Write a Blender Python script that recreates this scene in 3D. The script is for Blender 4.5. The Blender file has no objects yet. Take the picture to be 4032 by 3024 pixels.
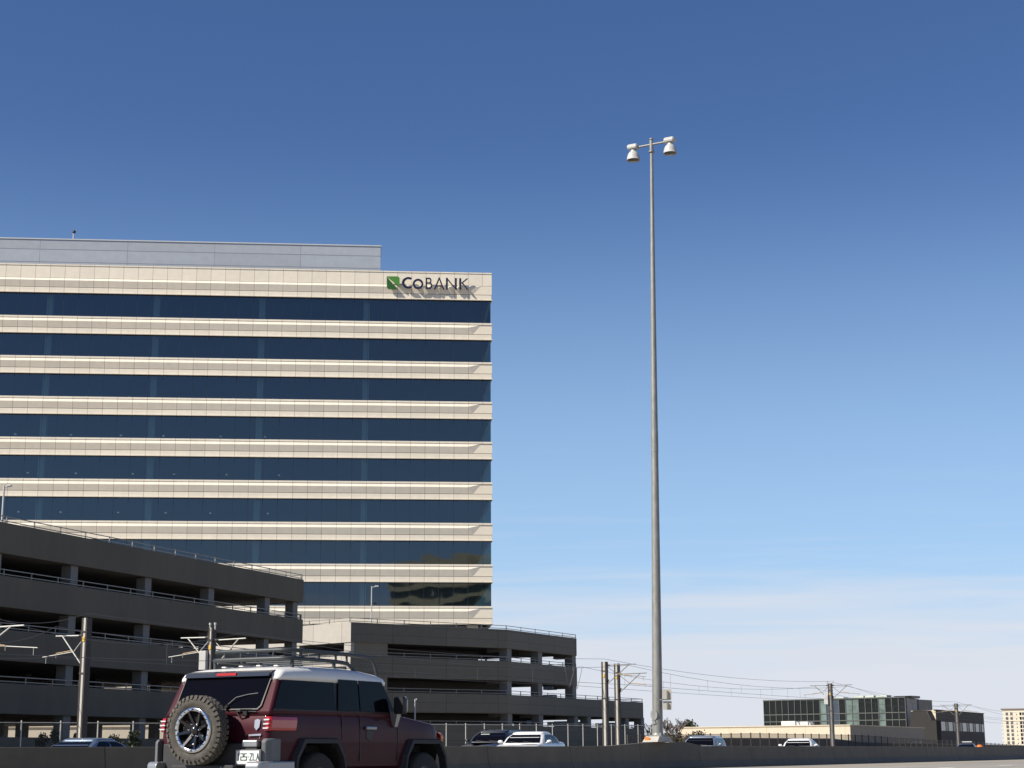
import bpy, math, random
from mathutils import Vector, Matrix
random.seed(7)
S = bpy.context.scene
COL = S.collection
rad = math.radians

# ---------------------------------------------------------------- camera, sky, sun
PXW, FPX = 4032.0, 6550.0
EYE = 1.05
PITCH, ROLL = rad(12.52), 0.0055
F_ = Vector((0, math.cos(PITCH), math.sin(PITCH)))
U0 = Vector((0, -math.sin(PITCH), math.cos(PITCH)))
R0 = Vector((1, 0, 0))
CR, SR = math.cos(ROLL), math.sin(ROLL)
R_ = R0 * CR - U0 * SR
U_ = R0 * SR + U0 * CR
O_ = Vector((0, 0, EYE))
cam = bpy.data.objects.new('camera', bpy.data.cameras.new('camera'))
COL.objects.link(cam)
S.camera = cam
M = Matrix((R_, U_, -F_)).transposed().to_4x4()
M.translation = O_
cam.matrix_world = M
cam.data.sensor_width = 36
cam.data.lens = 36 * FPX / PXW
cam.data.clip_start = 0.1
cam.data.clip_end = 20000
S.view_settings.view_transform = 'Standard'
S.view_settings.look = 'None'
S.view_settings.exposure = 0.45
S.view_settings.gamma = 1

SUN_AZ = math.atan2(-.87, -.49)
SUN_EL = rad(40)
world = bpy.data.worlds.new('World')
S.world = world
world.use_nodes = True
wn, wl = world.node_tree.nodes, world.node_tree.links
bg = wn['Background']
sky = wn.new('ShaderNodeTexSky')
sky.sky_type = 'NISHITA'
sky.sun_disc = False
sky.sun_elevation = SUN_EL
sky.sun_rotation = SUN_AZ
sky.altitude = 1700
sky.air_density = 1.0
sky.dust_density = 0.5
sky.ozone_density = 3.5
# thin cloud bank low over the horizon and faint streaks above it
tc = wn.new('ShaderNodeTexCoord')
sep = wn.new('ShaderNodeSeparateXYZ'); wl.new(tc.outputs['Generated'], sep.inputs[0])
mp = wn.new('ShaderNodeMapping'); mp.inputs['Scale'].default_value = (2.2, 2.2, 42)
wl.new(tc.outputs['Generated'], mp.inputs[0])
nz = wn.new('ShaderNodeTexNoise'); nz.inputs['Scale'].default_value = 2.3; nz.inputs['Detail'].default_value = 6
nz.inputs['Distortion'].default_value = 0.4
wl.new(mp.outputs[0], nz.inputs['Vector'])
ndis = wn.new('ShaderNodeMath'); ndis.operation = 'MULTIPLY_ADD'; ndis.inputs[1].default_value = 0.10
wl.new(nz.outputs[0], ndis.inputs[0]); wl.new(sep.outputs['Z'], ndis.inputs[2])   # z + .1 * noise
bank = wn.new('ShaderNodeMapRange'); bank.inputs[1].default_value = 0.178; bank.inputs[2].default_value = 0.090
bank.inputs[3].default_value = 0.0; bank.inputs[4].default_value = 0.95
bank.interpolation_type = 'SMOOTHSTEP'
wl.new(ndis.outputs[0], bank.inputs[0])
strk = wn.new('ShaderNodeMapRange'); strk.inputs[1].default_value = 0.50; strk.inputs[2].default_value = 0.75
strk.inputs[3].default_value = 0.0; strk.inputs[4].default_value = 0.22
wl.new(nz.outputs[0], strk.inputs[0])
elm = wn.new('ShaderNodeMapRange'); elm.inputs[1].default_value = 0.19; elm.inputs[2].default_value = 0.06
elm.inputs[3].default_value = 0.0; elm.inputs[4].default_value = 1.0
wl.new(sep.outputs['Z'], elm.inputs[0])
mul = wn.new('ShaderNodeMath'); mul.operation = 'MULTIPLY'
wl.new(strk.outputs[0], mul.inputs[0]); wl.new(elm.outputs[0], mul.inputs[1])
mx = wn.new('ShaderNodeMath'); mx.operation = 'MAXIMUM'
wl.new(bank.outputs[0], mx.inputs[0]); wl.new(mul.outputs[0], mx.inputs[1])
mix = wn.new('ShaderNodeMixRGB')
mix.inputs[2].default_value = (6.7, 6.95, 7.6, 1)
hs = wn.new('ShaderNodeHueSaturation'); hs.inputs['Saturation'].default_value = 1.14; hs.inputs['Hue'].default_value = 0.508
wl.new(sky.outputs[0], hs.inputs['Color'])
hz = wn.new('ShaderNodeMapRange'); hz.inputs[1].default_value = 0.37; hz.inputs[2].default_value = 0.07; hz.inputs[3].default_value = 0; hz.inputs[4].default_value = 0.64
hz.interpolation_type = 'SMOOTHSTEP'
wl.new(sep.outputs['Z'], hz.inputs[0])
m0 = wn.new('ShaderNodeMixRGB'); m0.inputs[2].default_value = (4.3, 6.5, 9.0, 1)      # thin high haze thickening towards the horizon
wl.new(hz.outputs[0], m0.inputs[0]); wl.new(hs.outputs[0], m0.inputs[1])
wl.new(mx.outputs[0], mix.inputs[0]); wl.new(m0.outputs[0], mix.inputs[1])
wl.new(mix.outputs[0], bg.inputs[0])
bg.inputs[1].default_value = 0.08

sl = bpy.data.lights.new('sun', 'SUN')
sl.energy = 5.0
sl.angle = rad(0.5)
sl.color = (1.0, 0.93, 0.82)
sun = bpy.data.objects.new('sun', sl)
COL.objects.link(sun)
SV = Vector((math.sin(SUN_AZ) * math.cos(SUN_EL), math.cos(SUN_AZ) * math.cos(SUN_EL), math.sin(SUN_EL)))
sun.rotation_euler = (-SV).to_track_quat('-Z', 'Y').to_euler()
sun.location = (0, 0, 100)

# ---------------------------------------------------------------- pixel / world helpers (source photo pixels)
def ray(x, y):
    return (R_ * ((x - 2016) / FPX) + U_ * ((1512 - y) / FPX) + F_)
def at_plane(x, y, p, n):
    d = ray(x, y)
    return O_ + d * ((Vector(p) - O_).dot(n) / d.dot(n))
def at_Y(x, y, Y):
    return at_plane(x, y, (0, Y, 0), Vector((0, 1, 0)))
TH = rad(28.4)
D_ = Vector((math.sin(TH), math.cos(TH), 0))            # direction of the freeway
N_ = Vector((-math.cos(TH), math.sin(TH), 0))           # to the left of it, away from the camera
def at_N(x, y, n):
    return at_plane(x, y, N_ * n, N_)
def W(t, n, z=0.0):
    v = D_ * t + N_ * n
    return Vector((v.x, v.y, z))
def tn(p):
    return p.dot(D_), p.dot(N_)
def road_z(n):
    return max(-0.3, min(0.0145 * n, 0.60))

# ---------------------------------------------------------------- materials
def mat(name, col, rough=0.6, metal=0.0, var=0.0, scale=3.0, bump=0.0, spec=0.5, coat=0.0, dirt=None, dirt_amt=0.0, stretch=None, emis=None, rotz=0.0):
    m = bpy.data.materials.new(name)
    m.use_nodes = True
    n, l = m.node_tree.nodes, m.node_tree.links
    b = n['Principled BSDF']
    b.inputs['Roughness'].default_value = rough
    b.inputs['Metallic'].default_value = metal
    b.inputs['Specular IOR Level'].default_value = spec
    b.inputs['Coat Weight'].default_value = coat
    b.inputs['Coat Roughness'].default_value = 0.04
    b.inputs['Base Color'].default_value = (*col, 1)
    if emis:
        b.inputs['Emission Color'].default_value = (*emis, 1); b.inputs['Emission Strength'].default_value = 1
    if var or bump or dirt:
        t = n.new('ShaderNodeTexCoord')
        src = t.outputs['Object']
        if rotz:
            k0 = n.new('ShaderNodeMapping'); k0.inputs['Rotation'].default_value = (0, 0, rotz)
            l.new(src, k0.inputs[0]); src = k0.outputs[0]
        if stretch:
            k = n.new('ShaderNodeMapping'); k.inputs['Scale'].default_value = stretch
            l.new(src, k.inputs[0]); src = k.outputs[0]
        z = n.new('ShaderNodeTexNoise'); z.inputs['Scale'].default_value = scale
        z.inputs['Detail'].default_value = 8; z.inputs['Roughness'].default_value = 0.65
        l.new(src, z.inputs['Vector'])
        r = n.new('ShaderNodeMapRange')
        r.inputs[1].default_value = 0.3; r.inputs[2].default_value = 0.7
        r.inputs[3].default_value = 1 - var; r.inputs[4].default_value = 1 + var
        l.new(z.outputs[0], r.inputs[0])
        v = n.new('ShaderNodeMixRGB'); v.blend_type = 'MULTIPLY'; v.inputs[0].default_value = 1
        v.inputs[1].default_value = (*col, 1)
        l.new(r.outputs[0], v.inputs[2])
        out = v.outputs[0]
        if dirt:
            z2 = n.new('ShaderNodeTexNoise'); z2.inputs['Scale'].default_value = scale * 0.35; z2.inputs['Detail'].default_value = 6
            l.new(src, z2.inputs['Vector'])
            r2 = n.new('ShaderNodeMapRange'); r2.inputs[1].default_value = 0.48; r2.inputs[2].default_value = 0.72
            r2.inputs[4].default_value = dirt_amt
            l.new(z2.outputs[0], r2.inputs[0])
            q = n.new('ShaderNodeMixRGB'); l.new(r2.outputs[0], q.inputs[0]); l.new(out, q.inputs[1]); q.inputs[2].default_value = (*dirt, 1)
            out = q.outputs[0]
        l.new(out, b.inputs['Base Color'])
        if bump:
            bp = n.new('ShaderNodeBump'); bp.inputs['Strength'].default_value = bump; bp.inputs['Distance'].default_value = 0.02
            l.new(z.outputs[0], bp.inputs['Height']); l.new(bp.outputs[0], b.inputs['Normal'])
    return m

def joint_mat(name, col, joint, px, off, w, rough=0.75, var=0.06, axis='X', pz=0, wz=0.03, tint=0.06):
    """panel material: joints every px metres along one object axis (and every pz in height), each panel a touch different"""
    m = mat(name, col, rough=rough, var=var, scale=1.3, bump=0.15)
    n, l = m.node_tree.nodes, m.node_tree.links
    b = n['Principled BSDF']
    base = b.inputs['Base Color'].links[0].from_socket
    t = n.new('ShaderNodeTexCoord'); s = n.new('ShaderNodeSeparateXYZ'); l.new(t.outputs['Object'], s.inputs[0])
    def frac(sock, p, o):
        a = n.new('ShaderNodeMath'); a.operation = 'MULTIPLY_ADD'; a.inputs[1].default_value = 1 / p; a.inputs[2].default_value = o / p
        l.new(sock, a.inputs[0])
        f = n.new('ShaderNodeMath'); f.operation = 'FRACT'; l.new(a.outputs[0], f.inputs[0])
        g = n.new('ShaderNodeMath'); g.operation = 'FLOOR'; l.new(a.outputs[0], g.inputs[0])
        return f.outputs[0], g.outputs[0]
    f, g = frac(s.outputs[axis], px, off)
    c = n.new('ShaderNodeMath'); c.operation = 'LESS_THAN'; c.inputs[1].default_value = w / px; l.new(f, c.inputs[0])
    msk = c.outputs[0]
    comb = n.new('ShaderNodeCombineXYZ'); l.new(g, comb.inputs[0])
    if pz:
        f2, g2 = frac(s.outputs['Z'], pz, 0)
        c2 = n.new('ShaderNodeMath'); c2.operation = 'LESS_THAN'; c2.inputs[1].default_value = wz / pz; l.new(f2, c2.inputs[0])
        mm = n.new('ShaderNodeMath'); mm.operation = 'MAXIMUM'; l.new(msk, mm.inputs[0]); l.new(c2.outputs[0], mm.inputs[1]); msk = mm.outputs[0]
        l.new(g2, comb.inputs[1])
    wnz = n.new('ShaderNodeTexWhiteNoise'); l.new(comb.outputs[0], wnz.inputs['Vector'])
    r = n.new('ShaderNodeMapRange'); r.inputs[3].default_value = 1 - tint; r.inputs[4].default_value = 1 + tint
    l.new(wnz.outputs['Value'], r.inputs[0])
    v = n.new('ShaderNodeMixRGB'); v.blend_type = 'MULTIPLY'; v.inputs[0].default_value = 1
    l.new(base, v.inputs[1]); l.new(r.outputs[0], v.inputs[2])
    q = n.new('ShaderNodeMixRGB'); l.new(msk, q.inputs[0]); l.new(v.outputs[0], q.inputs[1]); q.inputs[2].default_value = (*joint, 1)
    l.new(q.outputs[0], b.inputs['Base Color'])
    return m

def glass_mat(name, tint, refl, rough=0.02, wave=0.0, wscale=0.4, px=0, off=0, mull=(0.01, 0.01, 0.012), fcol=(1, 1, 1), see=1.0, mw=0.05):
    m = bpy.data.materials.new(name); m.use_nodes = True
    n, l = m.node_tree.nodes, m.node_tree.links
    n.clear()
    out = n.new('ShaderNodeOutputMaterial')
    tr = n.new('ShaderNodeBsdfTransparent'); tr.inputs[0].default_value = (*[c * see for c in tint], 1)
    gl = n.new('ShaderNodeBsdfGlossy'); gl.inputs['Roughness'].default_value = rough; gl.inputs[0].default_value = (*fcol, 1)
    fr = n.new('ShaderNodeLayerWeight'); fr.inputs[0].default_value = 0.28
    mr = n.new('ShaderNodeMapRange'); mr.inputs[3].default_value = refl; mr.inputs[4].default_value = 1.0
    l.new(fr.outputs['Fresnel'], mr.inputs[0])
    mix = n.new('ShaderNodeMixShader'); l.new(mr.outputs[0], mix.inputs[0]); l.new(tr.outputs[0], mix.inputs[1]); l.new(gl.outputs[0], mix.inputs[2])
    t = n.new('ShaderNodeTexCoord')
    if wave:
        z = n.new('ShaderNodeTexNoise'); z.inputs['Scale'].default_value = wscale; z.inputs['Detail'].default_value = 1.5
        l.new(t.outputs['Object'], z.inputs['Vector'])
        bp = n.new('ShaderNodeBump'); bp.inputs['Strength'].default_value = 1; bp.inputs['Distance'].default_value = wave
        l.new(z.outputs[0], bp.inputs['Height']); l.new(bp.outputs[0], gl.inputs['Normal'])
    res = mix.outputs[0]
    if px:
        s = n.new('ShaderNodeSeparateXYZ'); l.new(t.outputs['Object'], s.inputs[0])
        a = n.new('ShaderNodeMath'); a.operation = 'MULTIPLY_ADD'; a.inputs[1].default_value = 1 / px; a.inputs[2].default_value = off / px
        l.new(s.outputs['X'], a.inputs[0])
        f = n.new('ShaderNodeMath'); f.operation = 'FRACT'; l.new(a.outputs[0], f.inputs[0])
        c = n.new('ShaderNodeMath'); c.operation = 'LESS_THAN'; c.inputs[1].default_value = mw / px; l.new(f.outputs[0], c.inputs[0])
        d = n.new('ShaderNodeBsdfDiffuse'); d.inputs[0].default_value = (*mull, 1)
        m2 = n.new('ShaderNodeMixShader'); l.new(c.outputs[0], m2.inputs[0]); l.new(res, m2.inputs[1]); l.new(d.outputs[0], m2.inputs[2])
        res = m2.outputs[0]
    l.new(res, out.inputs[0])
    return m

def mesh_mat(name, col, alpha):
    m = bpy.data.materials.new(name); m.use_nodes = True
    n, l = m.node_tree.nodes, m.node_tree.links
    n.clear()
    out = n.new('ShaderNodeOutputMaterial')
    tr = n.new('ShaderNodeBsdfTransparent'); d = n.new('ShaderNodeBsdfDiffuse'); d.inputs[0].default_value = (*col, 1)
    mix = n.new('ShaderNodeMixShader'); mix.inputs[0].default_value = alpha
    l.new(tr.outputs[0], mix.inputs[1]); l.new(d.outputs[0], mix.inputs[2]); l.new(mix.outputs[0], out.inputs[0])
    return m

CONC = mat('garage_concrete', (0.135, 0.121, 0.093), rough=0.9, var=0.10, scale=0.9, bump=0.1, stretch=(1, 1, 0.3), dirt=(0.088, 0.077, 0.064), dirt_amt=0.35)
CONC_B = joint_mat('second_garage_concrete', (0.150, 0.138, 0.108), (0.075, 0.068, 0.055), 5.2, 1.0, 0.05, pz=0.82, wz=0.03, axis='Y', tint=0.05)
CONC_LIT = joint_mat('sunlit_concrete', (0.40, 0.375, 0.335), (0.17, 0.15, 0.13), 3.6, 1.0, 0.05, pz=0, axis='X')  # garage concrete again, with the sun on these faces put into a paler colour
COLM = mat('garage_column_concrete', (0.20, 0.20, 0.195), rough=0.9, var=0.08, scale=1.0)
SLAB = mat('garage_slab', (0.16, 0.155, 0.145), rough=0.95, var=0.1, scale=0.8)
RAIL = mat('galvanised_rail', (0.25, 0.24, 0.22), rough=0.5, metal=0.4, var=0.1)
PRECAST = joint_mat('cream_precast', (0.77, 0.70, 0.575), (0.40, 0.33, 0.26), 1.5, 1.0, 0.045, tint=0.035)
PRECAST_S = mat('cream_precast_smooth', (0.76, 0.685, 0.55), rough=0.8, var=0.04, scale=1.0)
DARKLINE = mat('shadow_joint', (0.06, 0.05, 0.045), rough=0.9)
TGLASS = glass_mat('tower_glass', (0.32, 0.44, 0.46), 0.085, wave=0.012, wscale=0.28, px=1.5, off=1.02, fcol=(0.74, 0.86, 1.0), mw=0.03, mull=(0.03, 0.045, 0.06))
INT = mat('office_interior', (0.05, 0.052, 0.055), rough=0.9, var=0.1, scale=0.4)
INTC = mat('office_column', (.75, .80, .78), rough=0.9)
METALP = joint_mat('penthouse_metal_panel', (0.36, 0.39, 0.43), (0.20, 0.22, 0.25), 9.2, 2.0, 0.05, rough=0.45, pz=1.4, wz=0.09, tint=0.05)
GALV = mat('galvanised_pole', (0.25, 0.25, 0.235), rough=0.55, metal=0.35, var=0.22, scale=9, bump=0.1, stretch=(1, 1, 0.25))
LAMPW = mat('lamp_housing', (0.45, 0.45, 0.43), rough=0.45, var=0.06)
LENS = mat('lamp_glass', (0.06, 0.055, 0.05), rough=0.15)
BARR = mat('barrier_concrete', (0.17, 0.155, 0.135), rough=0.92, var=0.16, scale=1.4, bump=0.3, dirt=(0.09, 0.08, 0.07), dirt_amt=0.5, stretch=(1, 1, 0.35))
PEDC = mat('pedestal_concrete', (0.42, 0.40, 0.35), rough=0.9, var=0.15, scale=4)
ROADM = mat('road_concrete', (0.30, 0.275, 0.235), rough=0.9, var=0.12, scale=0.8, bump=0.15, dirt=(0.17, 0.155, 0.14), dirt_amt=0.6, stretch=(5.0, 0.12, 1), rotz=rad(28.4))
DIRT = mat('dry_ground', (0.24, 0.20, 0.145), rough=1, var=0.2, scale=0.3, dirt=(0.17, 0.15, 0.10), dirt_amt=0.6)
BALL = mat('track_ballast', (0.22, 0.20, 0.18), rough=1, var=0.3, scale=12)
YEL = mat('yellow_line_paint', (0.55, 0.43, 0.20), rough=0.7, var=0.15, scale=4)
WHT = mat('white_line_paint', (0.72, 0.71, 0.68), rough=0.7, var=0.12, scale=4)
RAILM = mat('steel_rail', (0.3, 0.27, 0.25), rough=0.4, metal=0.8)
FENP = mat('fence_post_galvanised', (0.50, 0.49, 0.45), rough=0.6, var=0.1)
FEND = mat('fence_post_dark', (0.06, 0.055, 0.05), rough=0.7)
FMESH = mesh_mat('chain_link', (0.12, 0.115, 0.10), 0.26)
FMESH2 = mesh_mat('chain_link_dusty', (0.16, 0.14, 0.12), 0.5)
POLEM = mat('catenary_pole_face', (0.44, 0.43, 0.39), rough=0.7, var=0.12, scale=3)
POLED = mat('catenary_pole_dark', (0.035, 0.028, 0.026), rough=0.6, var=0.15, scale=4)
ARMM = mat('cantilever_tube', (0.52, 0.52, 0.48), rough=0.5, metal=0.2, var=0.1)
ARMD = mat('cantilever_tube_shaded', (0.17, 0.165, 0.16), rough=0.6, var=0.1)  # darker copy of the tube colour, giving right-hand arms and masts their silhouette shade
COPPER = mat('steady_arm', (0.45, 0.33, 0.2), rough=0.5, metal=0.4)
WIRE = mat('overhead_wire', (0.10, 0.10, 0.11), rough=0.6)
TAGY = mat('yellow_tag', (0.65, 0.42, 0.05), rough=0.6)
BLACK = mat('black_plastic', (0.012, 0.012, 0.013), rough=0.5)

# ---------------------------------------------------------------- mesh builder
class MB:
    def __init__(self): self.v, self.f, self.mi, self.sm = [], [], [], []
    def add(self, vs, fs, mi=0, smooth=False):
        o = len(self.v); self.v += [Vector(p) for p in vs]
        for f in fs:
            self.f.append([o + i for i in f]); self.mi.append(mi); self.sm.append(smooth)
        return self
    def box(self, a, b, mi=0):
        (x0, y0, z0), (x1, y1, z1) = a, b
        vs = [(x0, y0, z0), (x1, y0, z0), (x1, y1, z0), (x0, y1, z0), (x0, y0, z1), (x1, y0, z1), (x1, y1, z1), (x0, y1, z1)]
        return self.add(vs, [(3, 2, 1, 0), (4, 5, 6, 7), (0, 1, 5, 4), (1, 2, 6, 5), (2, 3, 7, 6), (3, 0, 4, 7)], mi)
    def hexa(self, vs, mi=0):
        return self.add(vs, [(3, 2, 1, 0), (4, 5, 6, 7), (0, 1, 5, 4), (1, 2, 6, 5), (2, 3, 7, 6), (3, 0, 4, 7)], mi)
    def obox(self, c, ax, ay, az, mi=0):
        c = Vector(c); ax, ay, az = Vector(ax), Vector(ay), Vector(az)
        q = [(-1, -1), (1, -1), (1, 1), (-1, 1)]
        return self.hexa([c + ax * i + ay * j - az for i, j in q] + [c + ax * i + ay * j + az for i, j in q], mi)
    def prism(self, pts, vec, mi=0, smooth=False):
        """closed polygon pts extruded by vec"""
        n = len(pts); vec = Vector(vec)
        vs = [Vector(p) for p in pts] + [Vector(p) + vec for p in pts]
        self.add(vs, [list(range(n))[::-1], list(range(n, 2 * n))], mi)
        self.add(vs, [(i, (i + 1) % n, n + (i + 1) % n, n + i) for i in range(n)], mi, smooth)
        return self
    def tube(self, pts, r, n=8, mi=0, cap=True):
        pts = [Vector(p) for p in pts]
        rs = r if isinstance(r, (list, tuple)) else [r] * len(pts)
        rings = []
        up = None
        for i, p in enumerate(pts):
            d = (pts[min(i + 1, len(pts) - 1)] - pts[max(i - 1, 0)]).normalized()
            if up is None: up = Vector((0, 0, 1)) if abs(d.z) < 0.9 else Vector((1, 0, 0))
            a = d.cross(up).normalized(); b = a.cross(d).normalized(); up = b
            rings.append([p + (a * math.cos(2 * math.pi * k / n) + b * math.sin(2 * math.pi * k / n)) * rs[i] for k in range(n)])
        vs = [q for rg in rings for q in rg]
        fs = []
        for i in range(len(pts) - 1):
            for k in range(n):
                fs.append((i * n + k, i * n + (k + 1) % n, (i + 1) * n + (k + 1) % n, (i + 1) * n + k))
        self.add(vs, fs, mi, True)
        if cap:
            self.add(rings[0], [list(range(n))], mi); self.add(rings[-1], [list(range(n))[::-1]], mi)
        return self
    def lathe(self, prof, c=(0, 0, 0), n=24, mi=0, axis='Z', smooth=True):
        c = Vector(c); vs = []
        for r, h in prof:
            for k in range(n):
                a = 2 * math.pi * k / n
                x, y = r * math.cos(a), r * math.sin(a)
                vs.append(c + (Vector((x, y, h)) if axis == 'Z' else Vector((x, h, y)) if axis == 'Y' else Vector((h, x, y))))
        fs = []
        for i in range(len(prof) - 1):
            for k in range(n):
                fs.append((i * n + k, i * n + (k + 1) % n, (i + 1) * n + (k + 1) % n, (i + 1) * n + k))
        return self.add(vs, fs, mi, smooth)
    def rings(self, rings, mi=0, smooth=True, cap0=True, cap1=True):
        n = len(rings[0]); vs = [q for r in rings for q in r]; fs = []
        for i in range(len(rings) - 1):
            for k in range(n):
                fs.append((i * n + k, i * n + (k + 1) % n, (i + 1) * n + (k + 1) % n, (i + 1) * n + k))
        self.add(vs, fs, mi, smooth)
        o = len(self.v) - len(vs)
        if cap0: self.f.append([o + k for k in range(n)][::-1]); self.mi.append(mi); self.sm.append(smooth)
        if cap1: self.f.append([o + (len(rings) - 1) * n + k for k in range(n)]); self.mi.append(mi); self.sm.append(smooth)
        return self
    def build(self, name, mats, parent=None, bevel=0, wn=False):
        me = bpy.data.meshes.new(name)
        me.from_pydata([tuple(v) for v in self.v], [], self.f)
        if not isinstance(mats, (list, tuple)): mats = [mats]
        for m in mats: me.materials.append(m)
        for p, mi, sm in zip(me.polygons, self.mi, self.sm):
            p.material_index = mi; p.use_smooth = sm
        import bmesh
        bm = bmesh.new(); bm.from_mesh(me)
        bmesh.ops.recalc_face_normals(bm, faces=bm.faces)
        bm.to_mesh(me); bm.free()
        o = bpy.data.objects.new(name, me)
        COL.objects.link(o)
        if parent: o.parent = parent
        if bevel:
            b = o.modifiers.new('b', 'BEVEL'); b.width = bevel; b.segments = 2; b.limit_method = 'ANGLE'; b.angle_limit = rad(35)
        return o

def tag(o, label=None, cat=None, group=None, kind=None):
    if label: o['label'] = label
    if cat: o['category'] = cat
    if group: o['group'] = group
    if kind: o['kind'] = kind
    return o
def empty(name, loc, rz=0, label=None, cat=None, group=None):
    o = bpy.data.objects.new(name, None); COL.objects.link(o)
    o.location = loc; o.rotation_euler = (0, 0, rz); o.empty_display_size = 0.5
    return tag(o, label, cat, group)
def copy_tree(o, parent=None):
    c = o.copy(); COL.objects.link(c); c.parent = parent
    for ch in o.children: copy_tree(ch, c)
    return c

# ---------------------------------------------------------------- ground, road, tracks
def sheet(name, cuts, t0, t1, m, kind='structure', step=40, dz=0.0, label=None):
    mb = MB(); ts = []
    t = t0
    while t < t1: ts.append(t); t += step
    ts.append(t1)
    vs, fs = [], []
    for t in ts:
        for (n, z) in cuts: vs.append(W(t, n, z + dz))
    k = len(cuts)
    for i in range(len(ts) - 1):
        for j in range(k - 1):
            fs.append((i * k + j, i * k + j + 1, (i + 1) * k + j + 1, (i + 1) * k + j))
    mb.add(vs, fs)
    o = mb.build(name, m)
    o['kind'] = kind
    return o
GZ = 0.55
sheet('ground', [(-9000, -0.6), (-21, -0.36), (0, -0.05), (50, GZ), (9000, GZ)], -9000, 15000, DIRT, step=3000)
road = sheet('road', [(-20, -0.3), (26.9, road_z(26.9) )], -80, 900, ROADM, dz=0.02)
sheet('far_carriageway', [(28.2, road_z(28.2)), (42, 0.60)], -60, 1200, ROADM, dz=0.03)
sheet('track_bed', [(45, GZ + .03), (57.5, GZ + .03)], -60, 900, BALL, dz=0.06)
# painted lines, each stripe flush on the concrete
def stripe(name, n, w, t0, t1, m):
    mb = MB()
    z = lambda q: road_z(q) + 0.026
    mb.add([W(t0, n - w / 2, z(n - w / 2)), W(t0, n + w / 2, z(n + w / 2)), W(t1, n + w / 2, z(n + w / 2)), W(t1, n - w / 2, z(n - w / 2))], [(0, 1, 2, 3)])
    o = mb.build(name, m); o['kind'] = 'structure'
stripe('yellow_edge_line', 24.6, 0.28, -40, 600, YEL)
P = at_N(3960, 3013, 19.6)
tD = tn(P)[0]
for i in range(-8, 22):
    stripe('lane_dash', 19.6, 0.30, tD - 1.6 + i * 12.2, tD + 1.6 + i * 12.2, WHT)
for dn in (-3.2, -1.76, 1.76, 3.2):
    mb = MB(); mb.obox(W(300, 51 + dn, GZ + .17), D_ * 300, N_ * 0.035, (0, 0, 0.07)); o = mb.build('rail_track', RAILM); o['kind'] = 'structure'

# distant hills, far beyond the city
HILL = mat('distant_hills', (0.30, 0.36, 0.48), rough=1, var=0.06, scale=0.002)  # bluish base colour holds the distance haze
mb = MB(); vs = []; fs = []
nh = 160
for i in range(nh + 1):
    a = rad(-40 + 80 * i / nh); Rr = 9000
    h = 34 + 14 * math.sin(i * 0.21) + 9 * math.sin(i * 0.53 + 1) + 4 * math.sin(i * 1.7)
    for j, (dr, hh) in enumerate([(0, -5), (500, h * 0.6), (900, h), (2500, -5)]):
        vs.append(((Rr + dr) * math.sin(a), (Rr + dr) * math.cos(a), hh))
for i in range(nh):
    for j in range(3): fs.append((i * 4 + j, i * 4 + j + 1, (i + 1) * 4 + j + 1, (i + 1) * 4 + j))
mb.add(vs, fs, smooth=True); tag(mb.build('hills', HILL), kind='structure')

# ---------------------------------------------------------------- median barrier
BN = 27.5
prof = [(-900, 2945), (0, 2942), (600, 2940.3), (1200, 2939), (1900, 2938.5), (2230, 2938.5), (2386, 2937), (2470, 2930), (2560, 2921.5), (2685, 2920.5), (2720, 2928), (2755, 2937), (3200, 2938), (3600, 2939.6), (4032, 2941.3), (4500, 2943.6)]
mb = MB(); sec = []
for x, y in prof:
    p = at_N(x, y, BN); t = tn(p)[0]; sec.append((t, p.z))
sec.append((sec[-1][0] + 500, sec[-1][1]))
rings = []
for t, zt in sec:
    zb = road_z(BN) - .05
    pts = [(-.31, zb), (-.31, zb + .12), (-.15, zb + .38), (-.10, zt - .015), (-.085, zt), (.085, zt), (.10, zt - .015), (.15, zb + .38), (.31, zb + .12), (.31, zb)]
    rings.append([W(t, BN + a, z) for a, z in pts])
mb.rings(rings, smooth=False)
BARRJ = joint_mat('barrier_concrete_jointed', (0.115, 0.097, 0.070), (0.03, 0.026, 0.02), 6.1, 0, 0.04, axis='Y', tint=0.08, var=0.16)
root = empty('median_barrier', W(0, BN, 0), -TH, 'long concrete median barrier between the near lanes and the far traffic', 'barrier')
Mi = Matrix.Rotation(-TH, 4, 'Z'); Mi.translation = W(0, BN, 0); Mi = Mi.inverted()
mb.v = [Mi @ v for v in mb.v]
mb.build('barrier_wall', BARRJ, root)

# ---------------------------------------------------------------- high light pole on the barrier
pb = at_N(2590, 2912, BN); pz = pb.z
lp = empty('light_pole', (pb.x, pb.y, pz), -TH, 'tall tapering galvanised light pole with two bell lamps rising from the median barrier', 'light pole')
Hp = at_plane(2565, 600, (pb.x, pb.y, 0), Vector((0, 1, 0))).z - pz
topw = at_plane(2565.5, 600, (pb.x, pb.y, 0), Vector((0, 1, 0)))
lean = topw - pb; lean.z = 0
Rz = Matrix.Rotation(TH, 3, 'Z')
ll = Rz @ lean                      # lean in the pole's own frame
def pl(f, h=None): return Vector((ll.x * f, ll.y * f, Hp * f if h is None else h))
mb = MB()
mb.tube([pl(0, .2), pl(.12), pl(.35), pl(.7), pl(1)], [.215, .20, .165, .115, .068], n=20)
mb.build('shaft', GALV, lp)
mb = MB(); mb.tube([pl(.47), pl(.505)], [.1545, .1500], n=20); mb.build('slip_joint', GALV, lp)
mb = MB(); mb.prism([(-.62, -.28, -.12), (.62, -.28, -.12), (.62, .28, -.12), (-.62, .28, -.12)], (0, 0, .01))
mb.hexa([(-.34, -.8, -.1), (.34, -.8, -.1), (.34, .8, -.1), (-.34, .8, -.1), (-.30, -.5, .13), (.30, -.5, .13), (.30, .5, .13), (-.30, .5, .13)])
mb.build('concrete_base', PEDC, lp, bevel=.02)
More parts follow.
